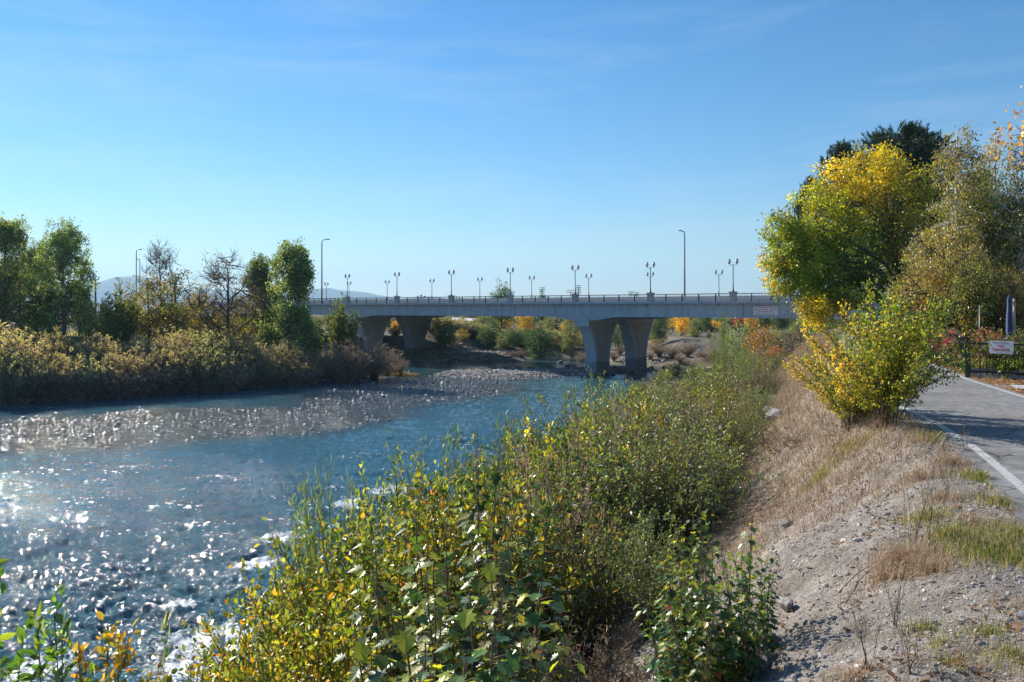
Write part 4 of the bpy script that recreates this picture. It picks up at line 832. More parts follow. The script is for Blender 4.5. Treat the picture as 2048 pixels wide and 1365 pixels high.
for k, px, d, ty, sx, lab in bt:
    pr_, h0, _ = K[k]; ptree(pr_, h0, px, d, ty, lab, group=BG, sxy=sx)
for i_, px in enumerate(range(872, 1560, 26)):
    if 1160 < px < 1300 and i_ % 2: continue
    d = 127 + 12 * RNG.uniform(0, 1); k = 'dvgdlvvg'[int(RNG.integers(8))]; ptree(K[k][0], K[k][1], px, d, 648 + 22 * RNG.uniform(0, 1), f'low {K[k][2]} tree, {nth(i_)} along the far bank behind the bridge', group='low trees along the far bank', sxy=1.5)
rows = [(px, (176, 152)[i % 2] + 22 * RNG.uniform(0, 1), 'vdlvgvdlgo'[i % 10]) for i, px in enumerate(range(400, 1800, 21))]
for i_, (px, d, k) in enumerate(rows):
    side = 'far behind the left pier' if px < 860 else 'far beyond the left span' if px < 1150 else 'far behind the central pier' if px < 1310 else 'far beyond the right span'
    ptree(K[k][0], K[k][1], px, d, (622 if d > 174 else 640) - 8 * RNG.uniform(0, 1), f'{K[k][2]} tree, {nth(i_)} from the left in the far tree belt', group='far tree belt beyond the bridge', sxy=2.1)
rows = [(px, 84 + 8 * RNG.uniform(0, 1) + (px > 30) * 0) for px in range(-400, -60, 60)]
PG = 'pink and tan willows on the far bank and bars'
for px, d, ty, sx, lab in [(1042, 126, 697, .9, 'round pale pink willow at the far water\'s left end'), (1024, 127, 702, .6, 'small round pink willow left of the bigger pale one'), (1075, 136, 700, 1.2, 'dull mauve willow right of the round pale pink one'), (1105, 137, 695, 1.2, 'tan willow above the blue strip of far water'), (1135, 135, 688, 1.3, 'brownish willow at the right end of the far blue water'),
   (1162, 121, 702, .7, 'golden tan willow hugging the central pier\'s left foot'), (1228, 118, 700, .8, 'pinkish willow seen between the central pier\'s columns'), (1240, 122, 690, .9, 'taller tan willow behind the one between the columns'), (1318, 116, 680, 1.2, 'big pinkish willow right of the central pier'), (1345, 114, 692, 1.0, 'pinkish willow below the dark green bushy tree'), (1300, 115, 700, .8, 'low pink willow touching the central pier\'s right foot'),
   (1375, 115, 682, 1.1, 'mauve willow on the right gravel bar'), (1400, 112, 700, .9, 'orange-tan willow near the right end of the gravel bar'), (1425, 110, 690, .9, 'tan willow behind the tall pale shrub on the near bank'), (1360, 111, 706, .9, 'low mauve willow at the stones of the right bar'),
   (945, 102, 738, .35, 'tiny pink brush clump at the left end of the mid-river bar'), (965, 102, 735, .45, 'pink brush clump on the left part of the mid-river bar'), (990, 103, 732, .5, 'larger pink brush clump on the mid-river bar'), (1012, 102, 731, .5, 'tallest pink brush clump in the middle of the mid-river bar'), (1038, 103, 730, .5, 'pink brush clump right of the tallest one on the mid-river bar'), (1062, 102, 732, .4, 'rightmost pink brush clump on the mid-river bar'), (1100, 104, 736, .35, 'low brush on the bar between the clumps and the pier')]:
    x, y = pxy(px, d); zb = tz1(x, y); h = max(.5, EYE - (ty - HORY) / FPX * d - zb); place(pinkw, x, y, lab, 'bush', PG, s=h / 2.8, sxy=max(h / 2.8, .3) * (sx if sx > .6 else 1.0 + sx))
for px in range(868, 1140, 18):
    x, y = pxy(px, 138 + 4 * RNG.uniform(0, 1)); place(wlw[1 + (px // 30) % 2], x, y, f'dark low brush on the shaded far bank, {nth((px - 868) // 18)} from the left beyond the bridge', 'bush', 'dark brush along the far shaded bank', s=.8, sxy=1.2)
for px, d, s in [(700, 122, .8), (745, 126, .8), (790, 134, .6)]:
    x, y = pxy(px, d); place(wlw[1], x, y, f'dark brush, {nth((px - 700) // 45)} from the left in the shade behind the left pier', 'bush', 'dark brush behind the left pier', s=s)
protos += [rnd_g, orng, dkg, lgt, redt]

# parked cars and a white canopy far beyond the bridge
def car(px, d, rz, mat, label):
    x, y = pxy(px, d); r = empty('parked_car', (x, y, tz1(x, y)), rz); tag(r, label, 'car', 'cars parked beyond the bridge')
    pf = [(-2.2, .35), (-2.25, .75), (-1.9, .98), (-1.45, 1.02), (-.9, 1.45), (.55, 1.47), (1.15, 1.02), (2.0, .9), (2.25, .7), (2.2, .35)]
    V = [(a, -.85 + .12 * (b > 1.2), b) for a, b in pf] + [(a, .85 - .12 * (b > 1.2), b) for a, b in pf]; n = len(pf); m = MB()
    m.add(V, [(i, (i + 1) % n, n + (i + 1) % n, n + i) for i in range(n)]); m.f += [np.array([list(range(n))[::-1]]), np.array([list(range(n, 2 * n))])]; m.sm += [np.array([False])] * 2; m.build('body', mat, r)
    w = MB()
    for sy in (-1, 1): w.add([(-1.3, sy * .86, 1.05), (1.0, sy * .86, 1.05), (.5, sy * .76, 1.4), (-.85, sy * .76, 1.4)], [(0, 1, 2, 3)])
    w.add([(1.14, -.7, 1.07), (1.14, .7, 1.07), (.62, .62, 1.44), (.62, -.62, 1.44)], [(0, 1, 2, 3)]); w.build('window', M['glass'], r)
    for sx in (-1.4, 1.4):
        for sy in (-.8, .8):
            a = np.arange(14) * 2 * pi / 14; V = np.concatenate([np.stack([sx + .33 * np.cos(a), np.full(14, sy - .1), .33 + .33 * np.sin(a)], -1), np.stack([sx + .33 * np.cos(a), np.full(14, sy + .1), .33 + .33 * np.sin(a)], -1)])
            m = MB(); m.add(V, [(i, (i + 1) % 14, 14 + (i + 1) % 14, 14 + i) for i in range(14)]); m.f += [np.array([list(range(14))[::-1]]), np.array([list(range(14, 28))])]; m.sm += [np.array([False])] * 2; m.build('wheel', M['tyre'], r)
car(1118, 170, .3, M['car_white'], 'white parked car left of the central pier under the bridge'); car(1130, 172, .2, M['car_white'], 'second white parked car right beside the first'); car(1104, 168, .4, M['car_dark'], 'dark parked car left of the two white cars')
car(1420, 165, .2, M['car_white'], 'white parked car beyond the right span'); car(1409, 163, 2.8, M['car_dark'], 'dark parked car beyond the right span beside the white one')
x, y = pxy(935, 168); ct = empty('white_canopy', (x, y, tz1(x, y)), .1); tag(ct, 'long low white canopy roof beyond the bridge near the round green tree', 'canopy')
MB().add([(-3.4, -2, 2.3), (2.8, -2, 2.0), (3.6, 2, 2.5), (-3.2, 2, 2.8), (-3.4, -2, 2.22), (2.8, -2, 1.92), (3.6, 2, 2.42), (-3.2, 2, 2.72)], [(0, 1, 2, 3), (7, 6, 5, 4), (0, 4, 5, 1), (1, 5, 6, 2), (2, 6, 7, 3), (3, 7, 4, 0)]).build('roof', M['roof_white'], ct)
for sx in (-3, 2.6): MB().tube([(sx, -1.8, 0), (sx, -1.8, 2.05)], .06, 6).build('post', M['grey_metal'], ct)

# ------------------------------------------------------------------ trees at the right
MG, MY, MO, MD = [(.075, .145, .028), (.14, .20, .03)], [(.36, .29, .025), (.26, .27, .025)], [(.50, .30, .025), (.42, .33, .02)], [(.035, .075, .025), (.05, .095, .025)]
q = 40 / FPX
def ml(px, py, rx, rz, wt, cols, w=None, dy=0): return ((px - 1800) * q, dy, EYE + (HORY - py) * q, rx * q, max(rx, rz) * q * .9, rz * q, wt, cols, w)
maple = tree('maple_tree', [ml(1735, 350, 90, 55, 3, MO + MY, [2, 3, 3, 2]), ml(1650, 430, 75, 70, 3, MY + MG, [2, 3, 1, 1]), ml(1575, 500, 50, 60, 2, MG + MY, [2, 2, 1, 1]), ml(1560, 460, 35, 35, .8, MG + MY), ml(1620, 520, 75, 70, 3, MG + [(.18, .25, .02)], [2, 3, 3]),
   ml(1720, 500, 90, 80, 3.5, MD + MG, [3, 3, 1, 1]), ml(1800, 400, 75, 80, 3, MY + [OLV], [1, 1, 3]), ml(1815, 500, 70, 80, 2, [OLV, (.10, .12, .03), BRN]), ml(1560, 545, 38, 45, 1, MG + MO), ml(1610, 580, 60, 35, 1.4, MG + [(.2, .26, .03)]), ml(1700, 575, 80, 35, 1.5, MD + MG), ml(1610, 622, 42, 30, 1.2, MO + MY, [1, 1, 3, 2], dy=-1.5), ml(1655, 600, 40, 25, .9, MY + MG, dy=-1.5)],
   820, 72, .34, .135, [(.8, 0, 0, .24), (.7, 0, 1.4, .19), (.2, 0, 2.6, .16), (-.5, .1, 5.0, .10), (-.8, 0, 8.2, .03)], limbs=26, leaf_mat='leaf_plain', twig_r=.014, up=.4, branch_from=.14, shell=.35, shape=DIAM)
maple.location = (pxy(1800, 40)[0], 40, tz1(*pxy(1800, 40))); tag(maple, 'broad maple turning from green to gold beside the path', 'tree')
pn = pine('pine_tree', 13.5, 3.8, 190, .2, tuft=.42, nl=46, pw=.42)
RG = 'dark pines behind the gold maple'
ptree(pn, 14.4, 1795, 54, 226, 'tallest dark pine rising above the gold maple', group=RG, z=0, sxy=1.2); ptree(pn, 14.4, 1688, 58, 262, 'second dark pine left of the tallest, behind the maple', group=RG, z=0, rz=2, sxy=.8); ptree(pn, 14.4, 1850, 56, 244, 'dark pine right of the tallest, behind the birches', group=RG, z=0, rz=4); ptree(pn, 14.4, 1622, 62, 338, 'lowest dark pine peeking out at the maple\'s left shoulder', group=RG, z=0, rz=5, sxy=.6)
BC = [(.17, .18, .05), (.24, .20, .05), (.10, .14, .04), (.30, .20, .05)]
def birch(h, w, dens, seed_cols, trk):
    lob = [(0, 0, h * .40, w, w, h * .22, 3, seed_cols), (w * .2, 0, h * .62, w * .8, w * .8, h * .18, 2.3, seed_cols), (-w * .15, 0, h * .82, w * .5, w * .5, h * .14, .8, seed_cols + [(.28, .2, .06)]), (0, 0, h * .94, w * .28, w * .28, h * .08, .25, [OLV, (.30, .2, .06)])]
    return tree('birch_tree', lob, int(dens * 1.0), 42, .30, .11, trk, limbs=18, leaf_mat='leaf', droop=.7, bark='bark_pale', twig_r=.010, bare=3, shell=.3, branch_from=.3)
bi1 = birch(9.6, 1.9, 420, BC, [(0, 0, 0, .14), (.1, 0, 3, .11), (-.15, .1, 6.3, .075), (-.4, 0, 9.4, .015)])
bi2 = birch(9.4, 1.7, 330, [(.10, .14, .04), (.2, .20, .05), (.07, .12, .035)], [(0, 0, 0, .13), (-.1, 0, 3, .10), (.05, .1, 6.3, .075), (.2, 0, 9.2, .015)])
G2 = 'birches at the right behind the fence'
ptree(bi1, 10.0, 1925, 30, 232, 'white-trunked birch with thinning golden leaves next to the maple', group=G2, z=0, rz=.5); ptree(bi2, 9.8, 1985, 31, 246, 'middle birch of the three behind the fence, sky showing through', group=G2, z=0); ptree(bi2, 9.8, 2040, 29, 262, 'birch at the right edge of the view behind the fence', group=G2, z=0, rz=3); ptree(bi1, 10, 2115, 31, 240, 'birch just beyond the right edge of the view', group=G2, z=0, rz=2); ptree(bi2, 9.8, 1962, 36, 300, 'birch standing behind the first two', group=G2, z=0, rz=1.2)
wee = tree('weeping_birch', [(0, 0, 5.2, 1.7, 1.7, 1.6, 2, [(.20, .20, .05), (.32, .26, .06), OLV]), (-.5, 0, 3.6, 1.9, 1.6, 1.1, 2, [(.30, .24, .06), (.2, .18, .05)]), (-.9, -.3, 2.4, 1.2, 1.2, .9, 1, [(.30, .22, .06), ORA]), (.4, 0, 2.2, 1.8, 1.8, 1.0, 1.4, [OLV, (.07, .10, .03)]), (.9, 0, 3.6, 1.6, 1.6, 1.4, 1.4, [(.10, .12, .03), OLV])], 560, 30, .32, .10, [(0, 0, 0, .16), (.1, 0, 2.5, .13), (0, 0, 5.6, .06)], limbs=16, leaf_mat='leaf', droop=1.0, twig_r=.012, bare=1, shell=.3)
ptree(wee, 6.8, 1885, 28, 440, 'weeping golden-olive tree drooping between the maple and birches', group='weeping trees behind the fence', z=0, rz=0); ptree(wee, 6.8, 1945, 27, 500, 'low weeping green tree drooping over the garden behind the fence', group='weeping trees behind the fence', z=0, rz=.6); ptree(wee, 6.8, 2020, 26.5, 520, 'darker weeping tree behind the blue parasol', group='weeping trees behind the fence', z=0, rz=2.6)
for px, d, ty, k, sx, lab in [(1905, 42, 465, 'd', 1.2, 'dark tree filling behind the white-trunked birch'), (1968, 44, 480, 'v', 1.5, 'olive tree behind the middle birch'), (2035, 41, 455, 'd', 1.3, 'dark tree behind the right-edge birch'), (1850, 46, 470, 'd', 1.1, 'dark tree between maple and birches'), (2100, 40, 400, 'g', 1.4, 'green tree beyond the right edge of the view')]:
    ptree(K[k][0], K[k][1], px, d, ty, lab, group='dark trees behind the birches', z=0, sxy=sx)
for px, d, ty, k, sx, lab in [(40, 92, 560, 'd', 1.3, 'low dark tree under the leftmost cottonwood'), (100, 94, 575, 'd', 1.3, 'low dark tree between the two cottonwood trunks'), (158, 97, 590, 'd', 1.1, 'low dark tree right under the second cottonwood'), (-30, 92, 560, 'd', 1.4, 'low dark tree at the left edge of the view'), (435, 97, 605, 'v', 1.5, 'brownish low tree behind the bare branchy tree'), (545, 98, 600, 'd', 1.2, 'dark low tree behind the big cottonwood')]:
    ptree(K[k][0], K[k][1], px, d, ty, lab, group='low dark trees behind the hedge', sxy=sx)
ora = tree('orange_maple', [(0, 0, 5.2, 1.9, 1.9, 1.6, 2, [ORA, (.5, .27, .03), (.4, .12, .03)]), (-1.2, 0, 4.9, 1.0, 1.0, .9, 1, [ORA, (.5, .3, .03)])], 150, 20, .3, .12, [(0, 0, 0, .14), (0, 0, 2.5, .11), (0, 0, 5.2, .05)], limbs=10, leaf_mat='leaf')
x, y = 14.25, 19.0; place(ora, x, y, 'orange-leaved maple reaching in at the upper right edge', 'tree', z=0, s=1.2, sxy=1.0, rz=0)
hd = tree('dark_hedge', [(0, 0, .9, 1.6, .8, .85, 1, [DGR, (.03, .05, .02)]), (1.4, .2, .8, 1.2, .8, .7, 1, [DGR])], 160, 40, .25, .09, [(0, 0, 0, .05), (0, 0, .5, .04), (0, 0, 1.1, .02)], limbs=6, leaf_mat='leaf')
G3 = 'dark evergreen hedge pieces under the birches'
place(hd, *pxy(1815, 27.5), 'dark clipped hedge under the maple left of the pale grass', 'hedge', G3, s=1.15, z=0, rz=.1); place(hd, *pxy(1880, 29), 'dark hedge behind the pale ornamental grass', 'hedge', G3, s=1.25, z=0, rz=3.2); place(hd, *pxy(1960, 27), 'dark hedge behind the stake', 'hedge', G3, s=1.3, z=0, rz=.2); place(hd, *pxy(2030, 28), 'dark hedge behind the parasol', 'hedge', G3, s=1.5, z=0, rz=3)
# garden plants
ogr = shrub(1.25, 160, .75, 3, 3, .10, NARR, [TAN, (.42, .31, .19), (.3, .24, .12)], None, 'twigs', .004, .6, .9, .10, 'ornamental_grass', up=.2, ldir=1.5)
redb = shrub(.9, 50, .75, 8, 8, .05, OVAL, [(.30, .10, .06), (.34, .15, .10), BRN, OLV], None, 'leaf', .006, .3, .4, .2, 'red_bush')
rosb = shrub(1.15, 40, .7, 9, 8, .05, OVAL, [GRN, (.10, .14, .06), (.16, .2, .10)], None, 'leaf', .006, .2, .4, .25, 'rose_bush')
flw = shrub(1.3, 14, .45, 4, 9, .045, OVAL, [(.55, .02, .06), (.6, .05, .10)], None, 'flower', .005, .75, .3, .10, 'flower_plant')
lowg = shrub(.5, 40, .55, 6, 7, .06, OVAL, [YGR, GRN, (.3, .28, .12), YEL], [3, 3, 1, .6], 'leaf', .004, .1, .6, .12, 'garden_plant')
G4 = 'garden plants behind the iron fence'
for pr_, px, d, s, lab, cat in [(ogr, 1868, 24, 1.05, 'pale ornamental grass mound left of the red flowers', 'ornamental grass'), (ogr, 1845, 24.5, .9, 'smaller pale ornamental grass clump behind the golden bush', 'ornamental grass'), (flw, 1890, 22.8, 1.12, 'tall plant with bright red-pink flowers beside the pale grass', 'flowers'), (redb, 1965, 20.8, 1.3, 'reddish brown leaved bush above the no trespassing sign', 'bush'), (redb, 1990, 21.3, 1.25, 'reddish bush between the sign and the parasol', 'bush'), (rosb, 2038, 19.8, 1.15, 'grey-green rose bush at the right end of the fence', 'bush'), (rosb, 2065, 19.2, 1.1, 'rose bush just beyond the right edge of the view', 'bush'),
      (ogr, 1950, 20.3, .6, 'dry tan stalks behind the left part of the fence', 'ornamental grass'), (lowg, 1948, 19.7, 1.0, 'low yellow-green plant behind the first fence pickets', 'plant'), (lowg, 1975, 19.4, 1.0, 'low leafy plant under the no trespassing sign', 'plant'), (lowg, 2003, 19.2, 1.0, 'low green plant right of the sign behind the fence', 'plant'), (lowg, 2032, 18.9, 1.0, 'low green plant at the wall near the right edge', 'plant'), (rosb, 1912, 23.5, .8, 'green bush behind the side fence panel', 'bush'), (rosb, 1900, 24.5, 1.0, 'green bush behind the flowering plant', 'bush'), (ogr, 1930, 21.5, .8, 'tan stalks behind the fence corner post', 'ornamental grass'), (ogr, 1972, 20.6, .75, 'tan stalks behind the no trespassing sign', 'ornamental grass'), (ogr, 1995, 20.2, .7, 'tan stalks right of the no trespassing sign', 'ornamental grass')]:
    place(pr_, *pxy(px, d), lab, cat, G4, s=s, z=0)
protos += [pn, bi1, bi2, wee, ora, hd, ogr, redb, rosb, flw, lowg, olv]

# ------------------------------------------------------------------ near-bank shrubs
def zsplit(lo, hi, z0): return wil_col(hi[0], hi[1], lo[0], lo[1], z0)
dog = [shrub(2.0, 38, .95, 14, 10, .050, OVAL, None, None, 'leaf', .008, .12, .4, .30, 'leafy_bush', zsplit(([GRN, YGR, OLV, YEL, BRN, SGR], [4, 3, 2, 1, 1.2, 2]), ([YGR, GRN, YEL, (.3, .32, .05), SGR], [3, 3, 1, 1.5, 2]), .6)),
       shrub(2.0, 38, 1.0, 14, 10, .048, OVAL, None, None, 'leaf', .008, .12, .4, .30, 'leafy_bush', zsplit(([YGR, YEL, ORA, BRN, GRN, SGR], [3, 2.2, .8, 1.5, 3, 1.5]), ([YGR, YEL, (.35, .35, .05), ORA], [4, 2, 2, .5]), .5))]
sno = [shrub(2.0, 46, 1.0, 15, 8, .042, OVAL, [GGR, (.09, .12, .05), SGR, (.07, .09, .045), YGR], [4, 3, 2, 2, .8], 'leaf', .006, .1, .5, .26, 'grey_green_bush'),
       shrub(2.0, 46, 1.1, 14, 8, .040, OVAL, [GGR, (.12, .15, .05), OLV, BRN, YGR], [4, 3, 2, 1, 1.5], 'leaf', .006, .1, .5, .26, 'grey_green_bush')]
wln = shrub(2.3, 40, .75, 12, 8, .085, NARR, [SGR, (.14, .20, .09), GRN, YGR], [4, 3, 2, 1], 'leaf', .006, .12, .25, .26, 'willow_bush', up=.3, ldir=1.2)
yes = shrub(2.0, 22, .6, 9, 8, .07, OVAL, [YEL, (.5, .4, .04), ORA, YGR], [5, 3, 1, 1], 'leaf', .007, .35, .3, .26, 'yellow_bush')
def maple_sap(h, n_st, spread, ls, name='maple_sapling'):
    root = empty(name); ms = MB(); P = []; D = []; F = []
    for i in range(n_st):
        a = RNG.uniform(0, 2 * pi); r = spread * RNG.uniform(.1, 1); hh = h * RNG.uniform(.6, 1) if i else h; t = np.linspace(0, 1, 9)[:, None]
        pts = np.array([0, 0, 0]) + np.array([math.cos(a) * r, math.sin(a) * r, hh]) * np.concatenate([t ** .8, t ** .8, t], 1) + RNG.normal(0, .01, (9, 3)); ms.tube(pts, np.linspace(.012, .004, 9), 5, cap=False)
        nn = int(hh / .075)
        for k in range(nn):
            f = .16 + .84 * k / nn; q_ = f * 8; i0 = min(int(q_), 7); p = pts[i0] + (pts[i0 + 1] - pts[i0]) * (q_ - i0); a2 = k * pi / 2 + RNG.normal(0, .35)
            for sg_ in (0, pi):
                if RNG.uniform() < .12: continue
                o = np.array([math.cos(a2 + sg_), math.sin(a2 + sg_), .35]); pl = (.07 + .10 * (1 - f)) * RNG.uniform(.6, 1.2); e = p + o * pl; ms.tube([p, e], [.0022, .0016], 3, cap=False)
                P.append(e); D.append(o * np.array([1, 1, 0]) + np.array([0, 0, -.35]) + RNG.normal(0, .25, 3)); F.append(f)
    P = np.array(P); D = np.array(D); F = np.array(F); n = len(P)
    c = np.where((F + RNG.normal(0, .12, n) > .86)[:, None], pal(n, [YGR, (.34, .36, .04), GRN]), pal(n, [(.035, .085, .02), GRN, (.10, .16, .025), YGR, ORA], [4, 4, 3, 1, .25]))
    ms.build('stems', M['stem'], root); m_ = MB(); leaves(m_, P, D, ls * RNG.uniform(.55, 1.15, n) * (1.1 - .4 * F), c, LOBE, .85); m_.build('foliage', M['leaf'], root); return root
sap = [maple_sap(2.2, 3, .25, .12), maple_sap(1.6, 7, .5, .115), maple_sap(1.2, 9, .45, .12)]
dry = shrub(.9, 60, .55, 7, 7, .045, NARR, [(.16, .10, .075), (.22, .15, .115), (.10, .065, .05), TAN], [4, 3, 2, 1], 'twigs', .004, .2, .4, .16, 'dead_weed_bush', up=.2, ldir=.8)
def gold_col(Q, n):
    left = sstep(-.1, -.55, Q[:, 0]); top = sstep(.55, .9, Q[:, 2]); a = pal(n, [YGR, (.22, .26, .03), (.10, .16, .03), YEL], [4, 3, 2, 1]); b_ = pal(n, [(.50, .30, .06), YEL, ORA, (.5, .36, .12), YGR], [3, 3, 1, 2, 1.5]); c_ = pal(n, [GRN, (.05, .09, .02), YGR], [4, 3, 1.6])
    r = RNG.uniform(0, 1, n); right = sstep(.05, .45, Q[:, 0]); o = np.where((r < left * .85 + .12)[:, None], b_, a); return np.where((RNG.uniform(0, 1, n) < right * .8)[:, None], c_, o)
gold = shrub(2.05, 46, 1.45, 32, 10, .048, OVAL, None, None, 'leaf_plain', .010, .20, .35, .34, 'golden_bush', gold_col)
G5 = {'d': ('bushes', dog), 's': ('', sno)}
SH = [  # kind, px, distance, top y, width factor, label
 ('s0', 1400, 46, 738, 1.0, 'grey-green bush at the far end of the near-bank thicket by the river'), ('w', 1441, 43, 636, .55, 'tall narrow pale-leaved shrub rising above the near-bank thicket'), ('w', 1455, 42, 672, .6, 'leafy narrow shrub leaning on the tall pale one'), ('s1', 1478, 44, 702, 1.0, 'grey-green bush right of the tall pale shrub'), ('w', 1492, 40, 690, .5, 'bright green feathery shrub right of the tall pale one'), ('s0', 1520, 46, 705, 1.1, 'dark grey-green bush against the dry slope top'), ('s1', 1548, 50, 700, 1.0, 'bush at the top of the thicket under the pinkish brush'), ('s0', 1505, 38, 742, 1.1, 'dark bush left of the dry grass crest'),
 ('s1', 1462, 36, 735, 1.0, 'grey-green bush below the feathery shrub'), ('s0', 1420, 36, 735, 1.0, 'olive bush below the tall pale shrub'), ('w', 1385, 36, 742, .8, 'pale willow at the thicket\'s river edge before the bridge'),
 ('s1', 1300, 30, 765, 1.0, 'grey-green bush at the river edge left of the yellowish one'), ('d0', 1345, 31, 758, 1.0, 'yellow-green bush at the river edge under the central pier'), ('s1', 1390, 30, 752, 1.1, 'grey-green bush mid-thicket right of the yellow-green one'), ('d0', 1432, 29, 745, 1.0, 'leafy green bush in the thicket two rows below the tall pale shrub'), ('s0', 1478, 28, 768, 1.0, 'grey-green bush beside the dry slope'), ('s1', 1508, 27, 790, .9, 'olive bush touching the dry slope'), ('s0', 1450, 24, 800, 1.0, 'rounded olive bush left of the stones on the slope'), ('s1', 1496, 23, 832, .8, 'bush beside the dark stone on the slope'),
 ('w', 1182, 21, 764, .5, 'slender sprig of willow with pale leaves standing above the water line'), ('w', 1215, 23, 790, .8, 'willow bush right of the slender sprig'), ('s1', 1262, 24, 782, 1.0, 'grey-green bush left of centre in the middle thicket'), ('w', 1310, 24, 770, .8, 'willow bush mid-thicket with light leaves'), ('s0', 1352, 22, 788, 1.0, 'grey-green bush in the middle thicket left of the rounded olive one'), ('s1', 1405, 22, 806, 1.0, 'dense bush in the middle thicket above the stones'),
 ('w', 1125, 18, 805, .8, 'pale willow at the water right of the yellow-leaved bush'), ('s1', 1160, 18, 800, 1.0, 'grey-green bush behind the big grey-green mass'), ('y', 1062, 17, 826, .8, 'bright yellow-leaved bush at the river edge'), ('w', 1030, 16.5, 858, .8, 'willow left of the bright yellow-leaved bush'), ('s0', 1210, 17, 812, 1.05, 'grey-green bush, left one of the big central mass'), ('s1', 1262, 16.5, 822, 1.05, 'grey-green bush in the centre of the big mass'), ('s0', 1312, 16, 838, 1.05, 'dark grey-green bush at the right of the big mass'), ('s0', 1368, 16.5, 850, .9, 'grey-green bush with the yellow sprig, right of the big mass'), ('y', 1340, 14.6, 868, .35, 'small yellow-green sprig in front of the grey-green mass'), ('y', 1290, 19, 792, .5, 'yellowing bush in the middle thicket'), ('d1', 1420, 24, 775, .8, 'yellow-tinted bush among the grey-green ones mid-thicket'), ('d1', 1200, 14.5, 850, .7, 'yellow-flecked bush inside the big grey-green mass'),
 ('w', 985, 14, 872, .7, 'feathery willow sprays right of the tall maple sapling'), ('w', 1000, 12.8, 900, .8, 'willow bush between tall maple sapling and yellow bush'), ('s1', 1080, 13.5, 880, 1.0, 'grey-green bush below the bright yellow-leaved bush'), ('d0', 1125, 12.5, 905, 1.0, 'green bush in the foreground centre below the grey-green mass'), ('s0', 1190, 12.8, 880, 1.05, 'dark grey-green bush at the front of the big mass'), ('s0', 1250, 13, 905, 1.0, 'dark bush at the front right of the big mass'),
 ('w', 880, 12, 902, .7, 'willow sprays left of the tall maple sapling'), ('w', 835, 11.5, 932, .7, 'willow sprays at the river edge left of the sapling'), ('d1', 905, 11, 938, .9, 'yellow-green bush behind the tall maple sapling'), ('d1', 790, 11, 985, .9, 'yellow-green bush where white water meets the bank'), ('d0', 745, 10.6, 1035, .8, 'green bush left of the white water rapid'), ('w', 660, 10, 985, .55, 'upright leafy shrub standing tallest against the water at left centre'), ('w', 632, 9.6, 1010, .45, 'slender upright shoots left of the tallest shrub by the water'), ('w', 710, 10, 1000, .5, 'slender upright shoots right of the tallest shrub by the water'),
 ('d1', 690, 9, 1085, .95, 'yellow bush under the upright shoots'), ('d1', 760, 8.6, 1060, 1.0, 'yellow-green bush left of the sapling group'), ('d0', 830, 8.6, 1010, 1.0, 'green bush left of the tall sapling\'s stem'), ('d1', 620, 9, 1135, .9, 'yellow bush beside the dark leaves over the rapids'), ('y', 535, 9.4, 1165, .45, 'orange and yellow leaved sprig hanging over the rapids'), ('d1', 560, 8.8, 1175, .9, 'yellow-green bush under the orange sprig'), ('d0', 515, 8.6, 1262, .6, 'green bush at the lower edge of the rapids'), ('d0', 480, 8.2, 1320, .45, 'low bush at the bottom left of the thicket'), ('d1', 670, 7.2, 1180, .9, 'golden bush in the lower left thicket, right of the yellow one'),
 ('d0', 905, 8.8, 1000, 1.0, 'green bush at the base of the tall maple sapling'), ('d1', 980, 9, 975, .95, 'yellow-green bush right of the tall sapling\'s stem'), ('d0', 1050, 9.4, 975, .95, 'green bush right of the sapling group in the foreground'), ('s1', 1130, 9.6, 985, .8, 'mixed green bush above the boulders'), ('s0', 1295, 9.2, 1030, .6, 'low grey-green bush behind the right maple shoots'),
 ('d1', 750, 6.8, 1190, .8, 'yellow-green bush low in the centre left foreground'), ('d0', 560, 6.8, 1290, .55, 'yellow-green bush at the bottom edge left of centre'), ('d1', 640, 6.2, 1270, .75, 'yellow and green bush at the bottom edge')]
kk = {'s0': (sno[0], 1.7), 's1': (sno[1], 1.7), 'd0': (dog[0], 1.75), 'd1': (dog[1], 1.75), 'w': (wln, 2.05), 'y': (yes, 1.8)}
SH += [('s1', 1300, 13.2, 855, 1.0, 'grey-green bush in front of the dark one at the right of the big mass'), ('s0', 1350, 13.6, 862, 1.0, 'dark olive bush at the right end of the big mass'), ('s1', 1405, 14.8, 850, 1.0, 'olive bush right of the big mass and above the boulders'), ('s1', 1448, 18.5, 812, 1.0, 'grey-green bush two places left of the dark stone'), ('s0', 1490, 19.5, 812, .9, 'dark olive bush left of the dark stone on the slope'), ('s1', 1515, 22.5, 790, .9, 'olive bush at the thicket\'s right edge below the dark one'), ('s0', 1528, 26, 772, .9, 'dark bush at the thicket\'s right edge against straw-coloured grass'), ('s1', 1330, 19, 812, 1.1, 'bushy grey-green shrub in the middle of the thicket above the mass'), ('s0', 1385, 18.5, 822, 1.1, 'dark grey-green bush right of the middle shrub'), ('d0', 1280, 20, 800, 1.0, 'lighter green bush in the middle of the thicket'), ('s1', 1235, 20, 802, 1.0, 'grey-green bush left of the lighter green one'), ('s0', 1440, 33, 742, 1.1, 'grey-green bush behind the leafy green one'), ('s1', 1548, 33, 745, .8, 'small bush clinging to the dry crest')]
sr_ = np.random.default_rng(77); SHORE = []
SH += [('s0', 1300, 8.2, 1050, .7, 'low mixed bush behind the yellow-topped maple sapling'), ('s0', 1160, 8.8, 1040, .8, 'grey-green bush in the low centre of the thicket')]
